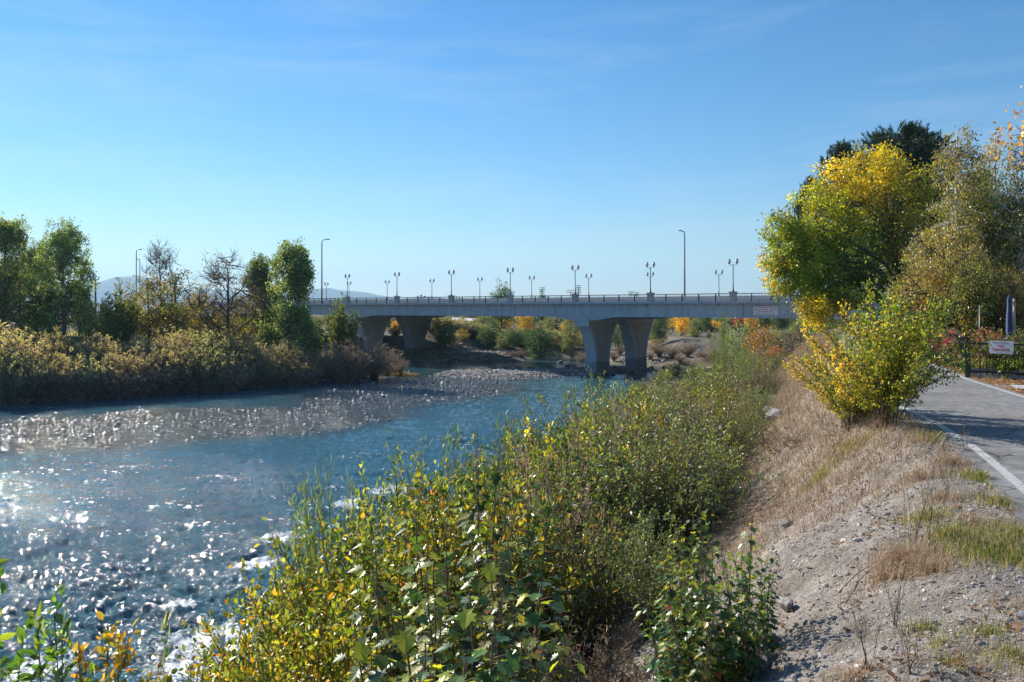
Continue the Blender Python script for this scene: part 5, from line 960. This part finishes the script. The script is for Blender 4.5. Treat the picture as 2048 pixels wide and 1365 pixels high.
for i_, d in enumerate(np.linspace(24, 98, 62)):
    xs_c = float(np.interp(d, YS, XSH)); xc_c = float(np.interp(d, YC, XCR)); SHORE.append((d, xs_c + .9 + (.9 if d > 45 else 0) + (i_ % 3) * .28 * (xc_c - xs_c - 3) * sr_.uniform(.7, 1.1), ('s0', 's1', 'd0', 'w', 's1', 's0', 'd0')[i_ % 7], (sr_.uniform(1.0, 1.8), sr_.uniform(.8, 1.8), sr_.uniform(.5, 1.3))[i_ % 3]))
for i_, (px, d, ty, wf) in enumerate([(1330, 27, 775, .8), (1478, 25, 790, .7), (1400, 20.5, 812, .6), (1268, 18.5, 818, .6), (1175, 14.5, 862, .6), (1455, 31, 752, .8), (1338, 15, 856, .5), (1095, 11.5, 925, .5), (1512, 36, 735, .8)]):
    x, y = pxy(px, d); zb = tz1(x, y); h = max(.5, EYE - (ty - HORY) / FPX * d - zb); place(pinkw, x, y, f'tan dry-stemmed bush, {nth(i_)} of those scattered through the near thicket', 'bush', 'dry tan bushes scattered through the near thicket', s=h / 2.7, sxy=max(.3, h / 2.7) * wf)
for i_, (d, x, k, h) in enumerate(SHORE):
    if sr_.uniform() < .16: continue
    pr_, h0 = kk[k]; y = float(d); zb = tz1(x, y)
    row = ('at the water', 'mid-bank', 'below the crest')[i_ % 3]
    place(pr_, x, y, f'{dict(s="grey-green", d="leafy green", w="pale willow")[k[0]]} bush {row}, {nth(i_ // 3)} one along the thicket towards the bridge', 'bush', 'bushes of the near bank running towards the bridge', s=h / h0, sxy=max(1.1, h / h0 * 1.25))
for k, px, d, ty, wf, lab in SH:
    pr_, h0 = kk[k]; x, y = pxy(px, d); zb = tz1(x, y)
    if zb < WZ + .1: 
        while zb < WZ + .1: x += .1; zb = tz1(x, y)
    h = max(.5, EYE - (ty - HORY) / FPX * d - zb); s = h / h0
    place(pr_, x, y, lab, 'bush', 'bushes of the near-bank thicket', s=s, sxy=max(.6, min(1.45, s)) * wf * 1.1)
SP = [(0, 962, 7.6, 862, .8, 'tallest maple sapling, its dark leaf tuft standing against the water'), (1, 885, 6.8, 1010, 1, 'maple sapling left of the tallest one\'s stem'), (1, 1010, 6.6, 1000, 1, 'maple sapling right of the tallest one\'s stem'), (0, 1065, 7.4, 945, .9, 'thin maple sapling with yellow top above the foreground centre'), (1, 940, 5.6, 1110, 1, 'bushy maple sapling low in the centre foreground'), (2, 1040, 5.6, 1120, 1.1, 'low maple shoots left of the boulders'), (0, 1422, 5.8, 930, .7, 'tall thin maple sapling with a yellow tuft before the grey boulders'), (1, 1490, 5.3, 1010, .75, 'maple sapling nearest the bare dirt slope'), (1, 1355, 5.6, 1015, .8, 'yellow-topped maple sapling left of the tall thin one'), (2, 1440, 4.9, 1130, .9, 'broad-leaved maple shoots low at the foot of the dirt slope'), (2, 1345, 5.0, 1180, .8, 'low maple shoots above the dead weeds'), (2, 1505, 4.75, 1180, .5, 'low maple leaves reaching over the stone by the dirt'),
      (1, 1525, 5.4, 1075, .6, 'maple sapling leaning over the bare dirt'), (1, 1385, 5.0, 1070, .8, 'dense maple sapling in the middle of the right group'), (2, 1470, 5.1, 1150, .9, 'dense maple shoots right of the middle of the group'), (2, 1400, 4.7, 1200, .9, 'lowest maple shoots above the bottom stones'), (1, 1335, 6.0, 1040, .7, 'maple sapling at the left of the right-hand group'), (2, 1350, 5.4, 1130, .8, 'maple shoots left of the dense middle sapling'),
      (1, 720, 5.2, 1230, 1, 'dark maple shoots at the bottom left of the maple group'), (1, 800, 6.0, 1120, 1, 'maple sapling over the golden foliage at left centre'), (1, 905, 5.4, 1150, 1, 'dark maple shoots below the tallest sapling'), (2, 880, 4.4, 1260, 1.1, 'broad dark maple leaves at the bottom edge'), (1, 1000, 5.0, 1170, 1, 'maple shoots right of the dark ones below the tallest sapling'), (1, 770, 7.2, 1080, .9, 'maple sapling behind the golden foliage'),
      (1, 860, 5.0, 1210, 1, 'bright-leaved maple shoots at the bottom edge left of the dead weeds'), (2, 960, 4.6, 1215, 1, 'large-leaved maple shoots at the bottom edge centre'), (2, 800, 4.6, 1265, .9, 'maple shoots at the bottom edge below the golden bush'), (2, 1095, 5.3, 1190, .6, 'small maple shoot in front of the dark boulders'), (2, 1035, 4.5, 1270, .7, 'maple shoots touching the left dead weeds')]
for k, px, d, ty, wf, lab in SP:
    x, y = pxy(px, d); zb = tz1(x, y); h = max(.4, EYE - (ty - HORY) / FPX * d - zb); place(sap[k], x, y, lab, 'sapling', 'maple saplings on the near bank', s=h / (2.2, 1.6, 1.2)[k], sxy=max(.6, min(1.3, h / (2.2, 1.6, 1.2)[k])) * wf)
for px, d, ty, wf, lab in [  (1150, 5.3, 1205, .9, 'dead brown weed clump left of the reddish boulder'), (1215, 5.1, 1245, .9, 'dead brown weed clump below the reddish boulder'), (1120, 4.8, 1290, .8, 'dead weeds at the bottom edge next to the maple shoots'), (1190, 4.6, 1310, .8, 'dead weeds at the bottom edge, middle clump'), (1270, 4.7, 1310, .8, 'dead weeds at the bottom edge left of the pale stone'), (1075, 5.1, 1250, .7, 'dead weeds shaded under the maple shoots')]:
    x, y = pxy(px, d); zb = tz1(x, y); h = max(.3, EYE - (ty + 38 - HORY) / FPX * d - zb); place(dry, x, y, lab, 'dead weeds', 'dead brown weeds at the bottom', s=h / .85, sxy=max(.6, min(1.2, h / .85)) * wf)
yesS = shrub(2.6, 16, .45, 14, 9, .058, OVAL, [YEL, (.5, .4, .04), YGR], [4, 3, 2], 'leaf', .008, .45, .3, .2, 'yellow_bush'); wlnS = shrub(2.6, 9, .35, 20, 6, .10, (NARR[0] * np.array([1.5, 1, 1]), NARR[1]), [SGR, (.14, .20, .09), GRN, YGR], None, 'leaf', .007, .3, .2, .16, 'willow_bush', up=.3, ldir=1.1); dogS = shrub(2.6, 8, .35, 14, 7, .075, OVAL, [GRN, YGR, (.10, .16, .04)], None, 'leaf', .007, .4, .3, .18, 'leafy_bush')
kk['w'], kk['y'], kk['d0'] = (wlnS, 2.3), (yesS, 2.35), (dogS, 2.2)
for k, px, d, ty, wf, lab in [('w', 28, 5.6, 1215, .35, 'pale willow shoots at the bottom left corner'), ('w', 62, 5.9, 1235, .35, 'willow shoots second from the bottom left corner'), ('d0', 5, 5.4, 1290, .45, 'green leafy shoots in the bottom left corner'), ('y', 175, 5.6, 1285, .40, 'bright yellow-leaved bush at the bottom left over the water'), ('y', 245, 5.7, 1262, .42, 'larger yellow-leaved bush at the bottom left, right of its twin'), ('w', 305, 6.0, 1218, .2, 'single slender stem right of the yellow-leaved bushes'), ('d0', 130, 6.0, 1318, .4, 'green shoots left of the yellow-leaved bushes')]:
    pr_, h0 = kk[k]; x, y = pxy(px, d); zb = tz1(x, y); h = EYE - (ty - HORY) / FPX * d - zb; place(pr_, x, y, lab, 'bush', 'bushes at the bottom left corner', s=h / h0, sxy=h / h0 * (.5 if 'single' in lab else 1.0))
place(gold, *pxy(1700, 13.0), 'golden orange leaved bush tucked behind the left side of the big one', 'bush', s=.84, sxy=.85, rz=.5); x, y = pxy(1768, 11.6); gb = place(gold, x, y, 'big golden-green bush with bare stems at the path edge', 'bush', s=1.06, rz=0, sink=.0, sxy=.9)
# brush behind the crest under the bridge's right part
tanb = tree('bare_brush', [(0, 0, 1.9, 1.3, 1.3, 1.5, 2, [PNK, TAN]), (0, 0, 3.0, .9, .9, .9, 1, [PNK, TAN])], 170, 5, .35, .09, [(0, 0, 0, .07), (0, 0, 1.5, .05), (.1, 0, 3.3, .02)], twig_r=.012, bare=7, limbs=12, upw=.8, leaf_mat='twigs')
brnb = tree('rusty_tree', [(0, 0, 2.2, 1.3, 1.3, 1.6, 2, [BRN, ORA, OLV, (.12, .13, .05)]), (.2, 0, 3.2, .8, .8, .8, 1, [ORA, BRN])], 150, 14, .35, .11, [(0, 0, 0, .07), (0, 0, 1.5, .05), (.1, 0, 3.5, .02)], twig_r=.012, bare=3, limbs=12, upw=.5)
G6 = 'autumn brush between the crest and the bridge'
for pr_, h0, px, d, ty, sx, lab in [(tanb, 4.1, 1602, 62, 648, 1.4, 'pinkish bare brush under the maple\'s yellow branch'), (tanb, 4.1, 1575, 66, 660, 1.3, 'pinkish bare brush left of the larger one'), (brnb, 4.2, 1530, 64, 650, 1.2, 'rusty brown small tree under the bridge notice'), (brnb, 4.2, 1510, 70, 662, 1.1, 'olive and rust small tree left of the rusty brown one'), (lgt, 6.8, 1552, 76, 655, 1.0, 'grey-green tree behind the rusty brush'), (tanb, 4.1, 1640, 60, 655, 1.2, 'tan brush left of the golden bush'), (lgt, 6.8, 1478, 74, 640, 1.0, 'grey-green tree right above the feathery shrub'), (brnb, 4.2, 1545, 56, 690, 1.1, 'low rusty brush above the thicket'), (rnd_g, 5.9, 1660, 64, 645, 1.0, 'green tree behind the golden bush\'s top left'), (rnd_g, 5.9, 1600, 74, 640, 1.0, 'dull green tree behind the pinkish brush'), (tanb, 4.1, 1690, 50, 640, 1.0, 'thin bare brush over the golden bush')]:
    ptree(pr_, h0, px, d, ty, lab, 'tree', G6, sxy=sx)
protos += dog + sno + [yesS, wlnS, dogS, wln, yes, dry, tanb, brnb] + sap + [gold]
for p in protos: drop(p)

# ------------------------------------------------------------------ boulders
def rock_mesh(seed, n=3, sq=(1, 1, .7)):
    import bmesh
    bm = bmesh.new(); bmesh.ops.create_icosphere(bm, subdivisions=n, radius=1)
    r = np.random.default_rng(seed); pl = [(unit(r.normal(0, 1, 3)), r.uniform(.45, .8)) for _ in range(9)]
    for v in bm.verts:
        p = np.array(v.co)
        for nn_, dd in pl:
            q_ = p @ nn_ - dd
            if q_ > 0: p = p - nn_ * q_
        p = p * (1 + .05 * math.sin(7 * p[0] + seed) * math.cos(6 * p[1])); v.co = p * np.array(sq)
    V = np.array([v.co for v in bm.verts]); F = np.array([[v.index for v in f.verts] for f in bm.faces]); bm.free(); return V, F
RK = []
for s in range(5):
    V, F = rock_mesh(s + 3, 3, (1, .8, .72)); V = V * (1 + .05 * fbm(V[:, 0] * 3 + s, V[:, 1] * 3 + V[:, 2] * 2, 3))[:, None]; RK.append(MB().add(V, F, (1, 1, 1)).build('boulder', M['rock'], link=False).data)
def boulder(x, y, r, label, group, k=None, sink=.35, z=None, rzx=None, col=None):
    o = bpy.data.objects.new('boulder', RK[int(RNG.integers(5)) if k is None else k]); COL.objects.link(o)
    o.location = (x, y, (tz1(x, y) if z is None else z) + r * (.7 - sink)); o.scale = (r * RNG.uniform(.85, 1.25), r * RNG.uniform(.85, 1.2), r * RNG.uniform(.8, 1.1)); o.rotation_euler = (RNG.normal(0, .3), RNG.normal(0, .3), RNG.uniform(0, 6.28))
    return tag(o, label, 'boulder', group)
def on_slope(px, py):                                      # where the ray through a photo point meets the bank
    ds = np.arange(3, 60, .05); X = (px - 1024) / FPX * ds; Z = EYE - (py - HORY) / FPX * ds; k = np.argmax(tz(X, ds) > Z); return float(X[k]), float(ds[k])
GB = 'riprap boulders on the near bank'
for px, py, r, lab in [(1512, 1340, .115, 'rounded pale stone at the foot of the dirt near the bottom edge'), (1545, 1300, .09, 'small grey stone between the maple leaves and the bare dirt'), (1572, 1225, .10, 'dark stone half buried in the dirt right of the maple'), (1570, 1058, .09, 'flat dark stone lying on the dirt slope'), (1262, 1232, .21, 'reddish tilted boulder right of the dead weeds'), (1240, 1200, .2, 'pale boulder on top of the boulder pile by the dead weeds'), (1212, 1222, .16, 'grey boulder left of the reddish tilted one'), (1285, 1215, .15, 'boulder between the reddish one and the maple leaves'), (1090, 1205, .2, 'pale boulder seen through the maple shoots at centre'), (1130, 1185, .17, 'boulder right of the pale one behind the shoots'), (1195, 1160, .16, 'white-topped boulder above the boulder pile'), (1165, 1175, .14, 'small boulder left of the white-topped one'), (1070, 1225, .16, 'shaded boulder left of the pale one at centre'),
      (1395, 965, .24, 'long grey boulder behind the tall thin sapling'), (1430, 1000, .22, 'pale boulder right behind the tall thin sapling'), (1462, 1005, .17, 'pale boulder right of the sapling on the grass edge'), (1290, 1005, .24, 'boulder in the gap under the grey-green mass'), (1265, 1030, .2, 'boulder left in the gap under the grey-green mass'), (1330, 1010, .2, 'boulder right in the gap under the grey-green mass'), (1455, 862, .34, 'grey-blue boulder in the gap left of the dry slope'), (1480, 850, .3, 'boulder right of the grey-blue one by the dry slope'), (1555, 842, .2, 'dark blue-grey stone on the dry slope'), (1535, 832, .22, 'tan stone left of the dark one on the dry slope'), (1548, 800, .17, 'small pale stone higher on the dry slope'), (1468, 880, .26, 'boulder below the grey-blue one'), (1490, 895, .2, 'small boulder at the dead stalks below the gap')]:
    x, y = on_slope(px, py); boulder(x, y, r * (1.45 if r > .13 else 1), lab, GB, sink=.3)
for i in range(70):
    y = 6 + 46 * RNG.uniform(0, 1) ** 1.3; xs, xc = np.interp(y, YS, XSH), np.interp(y, YC, XCR); x = xs + (xc - xs) * RNG.uniform(.0, .5)
    boulder(float(x), float(y), RNG.uniform(.18, .42), 'grey riprap boulder half hidden under the near-bank thicket', 'riprap boulders hidden under the thicket', sink=.45)
for px, py, r, lab in [(1122, 726, .55, 'dark rock in the far water left of the central pier'), (1134, 734, .5, 'dark rock nearest the central pier in the calm water'), (1148, 735, .4, 'smaller dark rock touching the central pier\'s left foot')]:
    x, y = gp(px, py, WZ); boulder(x, y, r, lab, 'dark rocks in the calm water by the pier', z=WZ, sink=.6)
for i in range(26):
    u = RNG.uniform(-2.2, 3.2); t = RNG.uniform(-.5, 16.5); x, y = bw(u, t); boulder(x, y, RNG.uniform(.25, .6), 'dark boulder heaped round the foot of the central pier', 'boulders round the foot of the central pier', z=WZ + .05, sink=.4)
for px, py, r, lab in [(318, 1352, .45, 'dark wet rock just under the surface at the bottom of the rapids'), (420, 1340, .7, 'dark wet rock beside the bank at the bottom rapids')]:
    x, y = gp(px, py, WZ); boulder(x, y, r, lab, 'wet rocks in the rapids', z=WZ - .55 * r, sink=.55, k=2)

# ------------------------------------------------------------------ uncountable things
def scatter_stones(name, X, Y, Z, R, mat, label, seed=1, sub=1):
    T = [rock_mesh(40 + k, sub, (1, .8, .55)) for k in range(4)]; m = MB(); n = len(X); kind = RNG.integers(0, 4, n)
    for k in range(4):
        I = np.where(kind == k)[0]; V, F = T[k]; a = RNG.uniform(0, 2 * pi, len(I)); ca, sa = np.cos(a), np.sin(a)
        Vx = V[None, :, 0] * ca[:, None] - V[None, :, 1] * sa[:, None]; Vy = V[None, :, 0] * sa[:, None] + V[None, :, 1] * ca[:, None]
        W = np.stack([X[I, None] + R[I, None] * Vx, Y[I, None] + R[I, None] * Vy, Z[I, None] + R[I, None] * V[None, :, 2]], -1)
        tone = np.exp(RNG.normal(0, .28, len(I)))[:, None] * np.array([[1, .98, .96]]); m.add(W.reshape(-1, 3), (np.arange(len(I))[:, None, None] * len(V) + F[None]).reshape(-1, 3), np.repeat(tone, len(V), 0))
    o = m.build(name, M[mat]); return tag(o, label, 'stones', kind='stuff')
def sample_poly(polys, n):
    out = []
    for p in polys:
        P = np.array(p); x0, y0 = P.min(0); x1, y1 = P.max(0); k = int(n * (x1 - x0) * (y1 - y0)) ; X = RNG.uniform(x0, x1, k); Y = RNG.uniform(y0, y1, k); s = sdist(p, X, Y); I = s > -1.2 + 0 * s; I &= (fbm(X * .25, Y * .7, 3) > -.12 - .03 * s); out.append(np.stack([X[I], Y[I]], -1))
    return np.concatenate(out)
q_ = sample_poly(RIF_W, 11); X, Y = q_.T; R = np.exp(RNG.normal(-2.5, .45, len(X))).clip(.04, .34); scatter_stones('riffle_cobbles', X, Y, np.maximum(tz(X, Y), WZ - .06) + R * .24, R, 'cobble', 'dark wet cobbles breaking the surface of the shallow riffle')
q_ = sample_poly(BARS_W, 22); X, Y = q_.T; R = np.exp(RNG.normal(-2.0, .35, len(X))).clip(.07, .35); scatter_stones('bar_cobbles', X, Y, tz(X, Y) + R * .15, R, 'cobble_dry', 'pale dry cobbles covering the mid-river gravel bar')
fb = [[gp(a, c_, WZ) for a, c_ in ((860, 724), (1050, 722), (1045, 714), (860, 714))], [gp(a, c_, WZ) for a, c_ in ((1245, 733), (1390, 728), (1400, 722), (1240, 724))], [gp(a, c_, WZ) for a, c_ in ((-20, 805), (520, 771), (760, 757), (760, 752), (520, 765), (-20, 796))]]
q_ = sample_poly(fb, 9); X, Y = q_.T; R = np.exp(RNG.normal(-1.9, .4, len(X))).clip(.07, .4); scatter_stones('shore_cobbles', X, Y, tz(X, Y) + R * .15, R, 'cobble_dry', 'pale cobbles along the far shores')
# gravel on the bare dirt of the near bank
n = 42000; Y = 2.4 + 13 * RNG.uniform(0, 1, n) ** 1.6; xc = np.interp(Y, YC, XCR); X = xc + RNG.uniform(-3.2, 2.6, n); xp = np.interp(Y, YP, XPL); I = (X < xp - .02) ; X, Y = X[I], Y[I]
R = np.exp(RNG.normal(-5.1, .5, len(X))).clip(.003, .03) * (1 + .06 * Y); scatter_stones('gravel', X, Y, tz(X, Y) + R * .1, R, 'cobble_dry', 'loose gravel strewn over the bare dirt bank')
n = 1500; Y = 2.6 + 9 * RNG.uniform(0, 1, n) ** 1.5; X = np.interp(Y, YC, XCR) + RNG.uniform(-3.4, 1.6, n); I = X < np.interp(Y, YP, XPL) - .1; X, Y = X[I], Y[I]
R = np.exp(RNG.normal(-4.0, .5, len(X))).clip(.01, .07); scatter_stones('pebbles', X, Y, tz(X, Y) + R * .05, R, 'cobble_dry', 'fist-sized stones dotted over the dirt bank', sub=2)
def blades(name, X, Y, L, wd, cols, w, lean, label, mat='twigs', kind='stuff', cat='grass', curve=.5):
    n = len(X); Z = tz(X, Y) - .01; a = RNG.uniform(0, 2 * pi, n); d = np.stack([np.cos(a), np.sin(a), np.zeros(n)], -1); ln = lean * RNG.uniform(.2, 1, n)[:, None]; p0 = np.stack([X, Y, Z], -1)
    s = np.stack([-np.sin(a), np.cos(a), np.zeros(n)], -1) * (wd * RNG.uniform(.6, 1.3, n))[:, None]; up = np.array([0, 0, 1.0]); L = L[:, None]
    p1 = p0 + (d * ln * .35 + up * .62) * L; p2 = p0 + (d * ln + up * (1 - .35 * ln)) * L * (1 - curve * 0)
    V = np.stack([p0 - s, p0 + s, p1 - s * .7, p1 + s * .7, p2], 1); m = MB(); c = np.repeat(pal(n, cols, w), 5, 0); b0 = np.arange(n)[:, None] * 5
    m.add(V.reshape(-1, 3), b0 + np.array([[0, 1, 3, 2]]), c); m.f.append((b0 + np.array([[2, 3, 4]]))); m.sm.append(np.full(n, False)); o = m.build(name, M[mat]); return tag(o, label, cat, kind=kind)
nb_ = 9000; Yb = 2.6 + 10 * RNG.uniform(0, 1, nb_) ** 1.4; Xb = np.interp(Yb, YC, XCR) + RNG.uniform(-3.6, 2.2, nb_); Ib = (Xb < np.interp(Yb, YP, XPL)) & (fbm(Xb * 1.1 + 2, Yb * 1.1, 3) > -.12); blades('straw_litter', Xb[Ib], Yb[Ib], RNG.uniform(.03, .10, Ib.sum()), .0016, [TAN, (.5, .42, .32), (.25, .18, .13)], None, 3.2, 'broken straw and bark bits littering the dirt bank')
def mask_dry(X, Y, xc, xp):
    g = fbm(X * .8, Y * .8, 3) + .9 * sstep(7.5, 11, Y) - .25 - .9 * (1 - sstep(5.5, 8.5, Y)) * (X < xc + .3); return g
n = 190000; Y = 4 + 60 * RNG.uniform(0, 1, n) ** 1.5; xc = np.interp(Y, YC, XCR); xs = np.interp(Y, YS, XSH); xp = np.interp(Y, YP, XPL); X = xc + RNG.uniform(-4.8, 1.6, n) * (1 + .01 * Y); I = (X < xp - .08) & (X > xs + .5) & (RNG.uniform(0, 1, n) < np.clip(.22 + 2.2 * mask_dry(X, Y, xc, xp), 0, 1)) & (Y > 5.5)
X, Y = X[I], Y[I]; blades('dry_grass', X, Y, RNG.uniform(.07, .30, len(X)) * (.75 + .012 * Y) * (.75 + .5 * sstep(-.3, .4, fbm(X * 1.7, Y * 1.7, 2))), .0016 + .00022 * Y, [TAN, (.44, .33, .22), (.33, .24, .15), (.52, .43, .32), (.22, .16, .11)], [4, 3, 3, 2, 1], 2.2, 'dry tan grass covering the bank between thicket and path')
# sparse dry and green tufts on the shoulder
def tufts(cx, cy, r, n, L, cols, w, lean, name, label, wd=.0022):
    a = RNG.uniform(0, 2 * pi, n); rr = r * np.abs(RNG.normal(0, .55, n)); X = cx + rr * np.cos(a); Y = cy + rr * np.sin(a); xp = np.interp(Y, YP, XPL); I = X < xp + .06; return X[I], Y[I], np.full(I.sum(), L) * RNG.uniform(.4, 1.1, I.sum())
GT = [(1965, 960, .35, 900, .12), (2000, 1010, .3, 600, .10), (1960, 1105, .45, 1500, .13), (2030, 1075, .4, 1300, .12), (1900, 1075, .25, 500, .14), (2040, 1120, .5, 1200, .10), (1870, 880, .4, 1000, .16), (2020, 1310, .25, 500, .07), (1975, 1270, .15, 250, .07), (1850, 1262, .15, 300, .06), (2035, 985, .3, 600, .09), (1850, 1040, .3, 500, .14), (1880, 1290, .12, 160, .06), (1700, 900, .5, 600, .2), (1640, 960, .3, 500, .2), (1900, 1330, .12, 150, .05)]
XX, YY, LL = [], [], []
for px, py, r, n, L in GT:
    x, y = on_slope(px, py); a_, b_, c_ = tufts(x, y, r, n, L, None, None, .6, '', ''); XX.append(a_); YY.append(b_); LL.append(c_)
blades('green_grass', np.concatenate(XX), np.concatenate(YY), np.concatenate(LL), .0022, [(.09, .14, .035), (.16, .19, .05), (.30, .25, .10), TAN], [4, 3, 2, 2], .8, 'short half-green grass tufts on the shoulder of the path', 'leaf')
DT = [(1835, 960, .45, 700, .16), (1800, 1130, .35, 900, .2), (1850, 1150, .35, 700, .16), (1900, 930, .4, 700, .14), (1770, 1160, .2, 400, .14), (1950, 1050, .4, 400, .12), (1700, 1360, .3, 300, .1), (1960, 1350, .5, 300, .09), (2040, 1220, .4, 300, .08), (1880, 1000, .4, 500, .14)]
XX, YY, LL = [], [], []
for px, py, r, n, L in DT:
    x, y = on_slope(px, py); a_, b_, c_ = tufts(x, y, r, n, L, None, None, .6, '', ''); XX.append(a_); YY.append(b_); LL.append(c_)
blades('straw_grass', np.concatenate(XX), np.concatenate(YY), np.concatenate(LL), .0019, [TAN, (.46, .33, .2), (.5, .42, .28), (.3, .18, .1)], [4, 3, 1.5, 1], 1.3, 'bleached straw tufts on the shoulder of the path')
n = 9000; Y = RNG.uniform(14, 45, n); xp = np.interp(Y, YP, XPL); X = xp + PATH_W + RNG.uniform(.05, 9, n); I = ~((Y < 17.6) & (X > 10.2) & (Y > 14)) ; blades('garden_grass', X[I], Y[I], RNG.uniform(.04, .22, I.sum()), .006, [OLV, (.12, .15, .04), TAN], [3, 2, 2], .8, 'rough grass in the garden beside the path', 'leaf')
n = 14000; X = RNG.uniform(-75, -8, n); Y = RNG.uniform(66, 130, n); I = sdist(LB, X, Y) > .8; blades('bank_grass', X[I], Y[I], RNG.uniform(.2, .7, I.sum()), .04, [TAN, OLV, (.14, .16, .05)], [2, 3, 2], .8, 'rough grass on the left bank between the trees', 'leaf_far')
# fallen leaves
def fallen(name, X, Y, size, cols, w, label):
    n = len(X); m = MB(); P = np.stack([X, Y, tz(X, Y) + .006 + .012 * RNG.uniform(0, 1, n)], -1); D = RNG.normal(0, 1, (n, 3)) * np.array([1, 1, .18]); leaves(m, P, D, size * RNG.uniform(.5, 1.3, n), pal(n, cols, w), OVAL, .8); o = m.build(name, M['leaf']); return tag(o, label, 'fallen leaves', kind='stuff')
n = 8000; Y = 3 + 10 * RNG.uniform(0, 1, n) ** 1.4; xc = np.interp(Y, YC, XCR); xp = np.interp(Y, YP, XPL); X = xc + RNG.uniform(-3.5, 2.4, n); I = (X < xp + .05) & (fbm(X * 1.3 + 4, Y * 1.3, 3) > -.02); fallen('fallen_leaves', X[I], Y[I], .05, [(.30, .15, .07), (.36, .24, .14), (.20, .10, .05), (.42, .31, .22)], [3, 3, 2, 2], 'curled brown leaves scattered over the dirt bank')
n = 16000; Y = RNG.uniform(14.5, 30, n); xp = np.interp(Y, YP, XPL); X = xp + PATH_W + .05 + np.abs(RNG.normal(0, 1.2, n)); I = ~((X > 10.3) & (Y > 14.0) & (Y < 17.45) & (Y < 22.8 - .53 * (X - 0) + 1.9) & (X > 10.35)); fallen('leaf_litter', X[I], Y[I], .075, [(.26, .15, .09), (.33, .24, .16), (.19, .11, .07)], [3, 2, 2], 'brown leaf litter between path and fence')
n = 170; Y = RNG.uniform(5, 18, n); X = np.interp(Y, YP, XPL) + RNG.uniform(.1, 2.5, n); P = np.stack([X, Y, np.full(n, .012)], -1); m = MB(); leaves(m, P, RNG.normal(0, 1, (n, 3)) * np.array([1, 1, .1]), .045, pal(n, [(.30, .15, .07), (.5, .4, .3)]), OVAL, .9); tag(m.build('path_leaves', M['leaf']), 'a few dry leaves lying on the asphalt path', 'fallen leaves', kind='stuff')
# tall thin weeds on the shoulder
def weed(px, py, h, label):
    x, y = on_slope(px, py); r = empty('tall_weed', (x, y, tz1(x, y) - .01)); tag(r, label, 'weed', 'thin tall weeds on the dirt shoulder'); m = MB(); P = []; D = []
    for i in range(6):
        a = RNG.uniform(0, 6.28); hh = h * RNG.uniform(.6, 1); sp = .28 * hh; t = np.linspace(0, 1, 6)[:, None]; pts = np.array([math.cos(a) * sp, math.sin(a) * sp, hh]) * np.concatenate([t ** 1.3, t ** 1.3, t], 1) + RNG.normal(0, .008, (6, 3)); m.tube(pts, np.linspace(.0022, .001, 6), 3, cap=False)
        for k in range(7):
            f = RNG.uniform(.3, 1) * 5; i0 = min(int(f), 4); p = pts[i0] + (pts[i0 + 1] - pts[i0]) * (f - i0); o = unit(RNG.normal(0, 1, 3) + np.array([0, 0, .8])) * .07; m.tube([p, p + o], .0009, 3, cap=False); P += [p + o * u for u in (.4, .7, 1)]; D += [o + RNG.normal(0, .03, 3) for _ in range(3)]
    m.build('stem', M['stem'], r); ml_ = MB(); P = np.array(P); leaves(ml_, P, np.array(D), .018, pal(len(P), [(.34, .30, .14), TAN, OLV]), NARR, .3); ml_.build('foliage', M['twigs'], r)  # the mesh named foliage holds the weed's seed heads
for px, py, h, lab in [(1858, 1105, .75, 'tallest thin weed on the shoulder near the straw tuft'), (1825, 1110, .6, 'thin weed left of the tallest one'), (1790, 1260, .45, 'thin weed rising from the shaded dirt'), (1735, 1345, .42, 'thin weed at the bottom edge on the dirt'), (1895, 990, .4, 'thin weed near the asphalt edge'), (1930, 905, .35, 'thin weed at the corner of the path edge'), (1820, 1350, .35, 'short thin weed at the bottom right of the dirt')]: weed(px, py, h, lab)
# dead branches on the slope
for px, py, L, lab in [(1560, 905, 1.1, 'tangle of dead reddish twigs on the dry slope'), (1500, 960, .9, 'grey dead twigs lying below the gap in the thicket'), (1690, 870, .8, 'dead twigs lying in the dry grass under the golden bush'), (1590, 890, .9, 'dead twigs right of the reddish tangle')]:
    x, y = on_slope(px, py); r = tag(None or empty('dead_branches', (x, y, tz1(x, y))), lab, 'branches', 'dead twigs on the dry slope'); m = MB()
    for i in range(34):
        a = RNG.uniform(0, 6.28); o = np.array([math.cos(a), math.sin(a), RNG.uniform(.05, .75)]) * L * RNG.uniform(.3, .8); p = RNG.normal(0, .12, 3) * np.array([1, 1, .3]); m.tube([p, p + o * .5 + RNG.normal(0, .05, 3), p + o], [.005, .0035, .0015], 4, cap=False)
    m.build('twigs', M['stem'], r)
for px, py, ang_, L, lab in [(1715, 1165, .55, .5, 'thin pale stick lying on the dirt slope'), (2018, 915, .2, .12, 'small pale twig lying on the asphalt')]:
    x, y = on_slope(px, py); o = MB().tube([(-L / 2, 0, .012), (0, .02, .022), (L / 2, 0, .012)], [.005, .006, .003], 5).build('stick', M['pole_wood']); o.location = (x, y, tz1(x, y) + .006); o.rotation_euler = (0, -math.atan2(tz1(x + .2 * math.cos(ang_), y + .2 * math.sin(ang_)) - tz1(x, y), .2), ang_); tag(o, lab, 'stick')

# ------------------------------------------------------------------ the air
m_, nt, b_, N, L = new_mat('air'); N.remove(b_); pv = N.new('ShaderNodeVolumePrincipled'); pv.inputs['Density'].default_value = .00013; pv.inputs['Color'].default_value = (.45, .72, 1, 1); pv.inputs['Anisotropy'].default_value = .2
L.new(pv.outputs[0], N['Material Output'].inputs['Volume'])
hz = MB().box(-9500, 9500, -450, 9900, -20, 420).build('haze', m_); tag(hz, 'thin blue air in front of the far hills', None, kind='stuff')
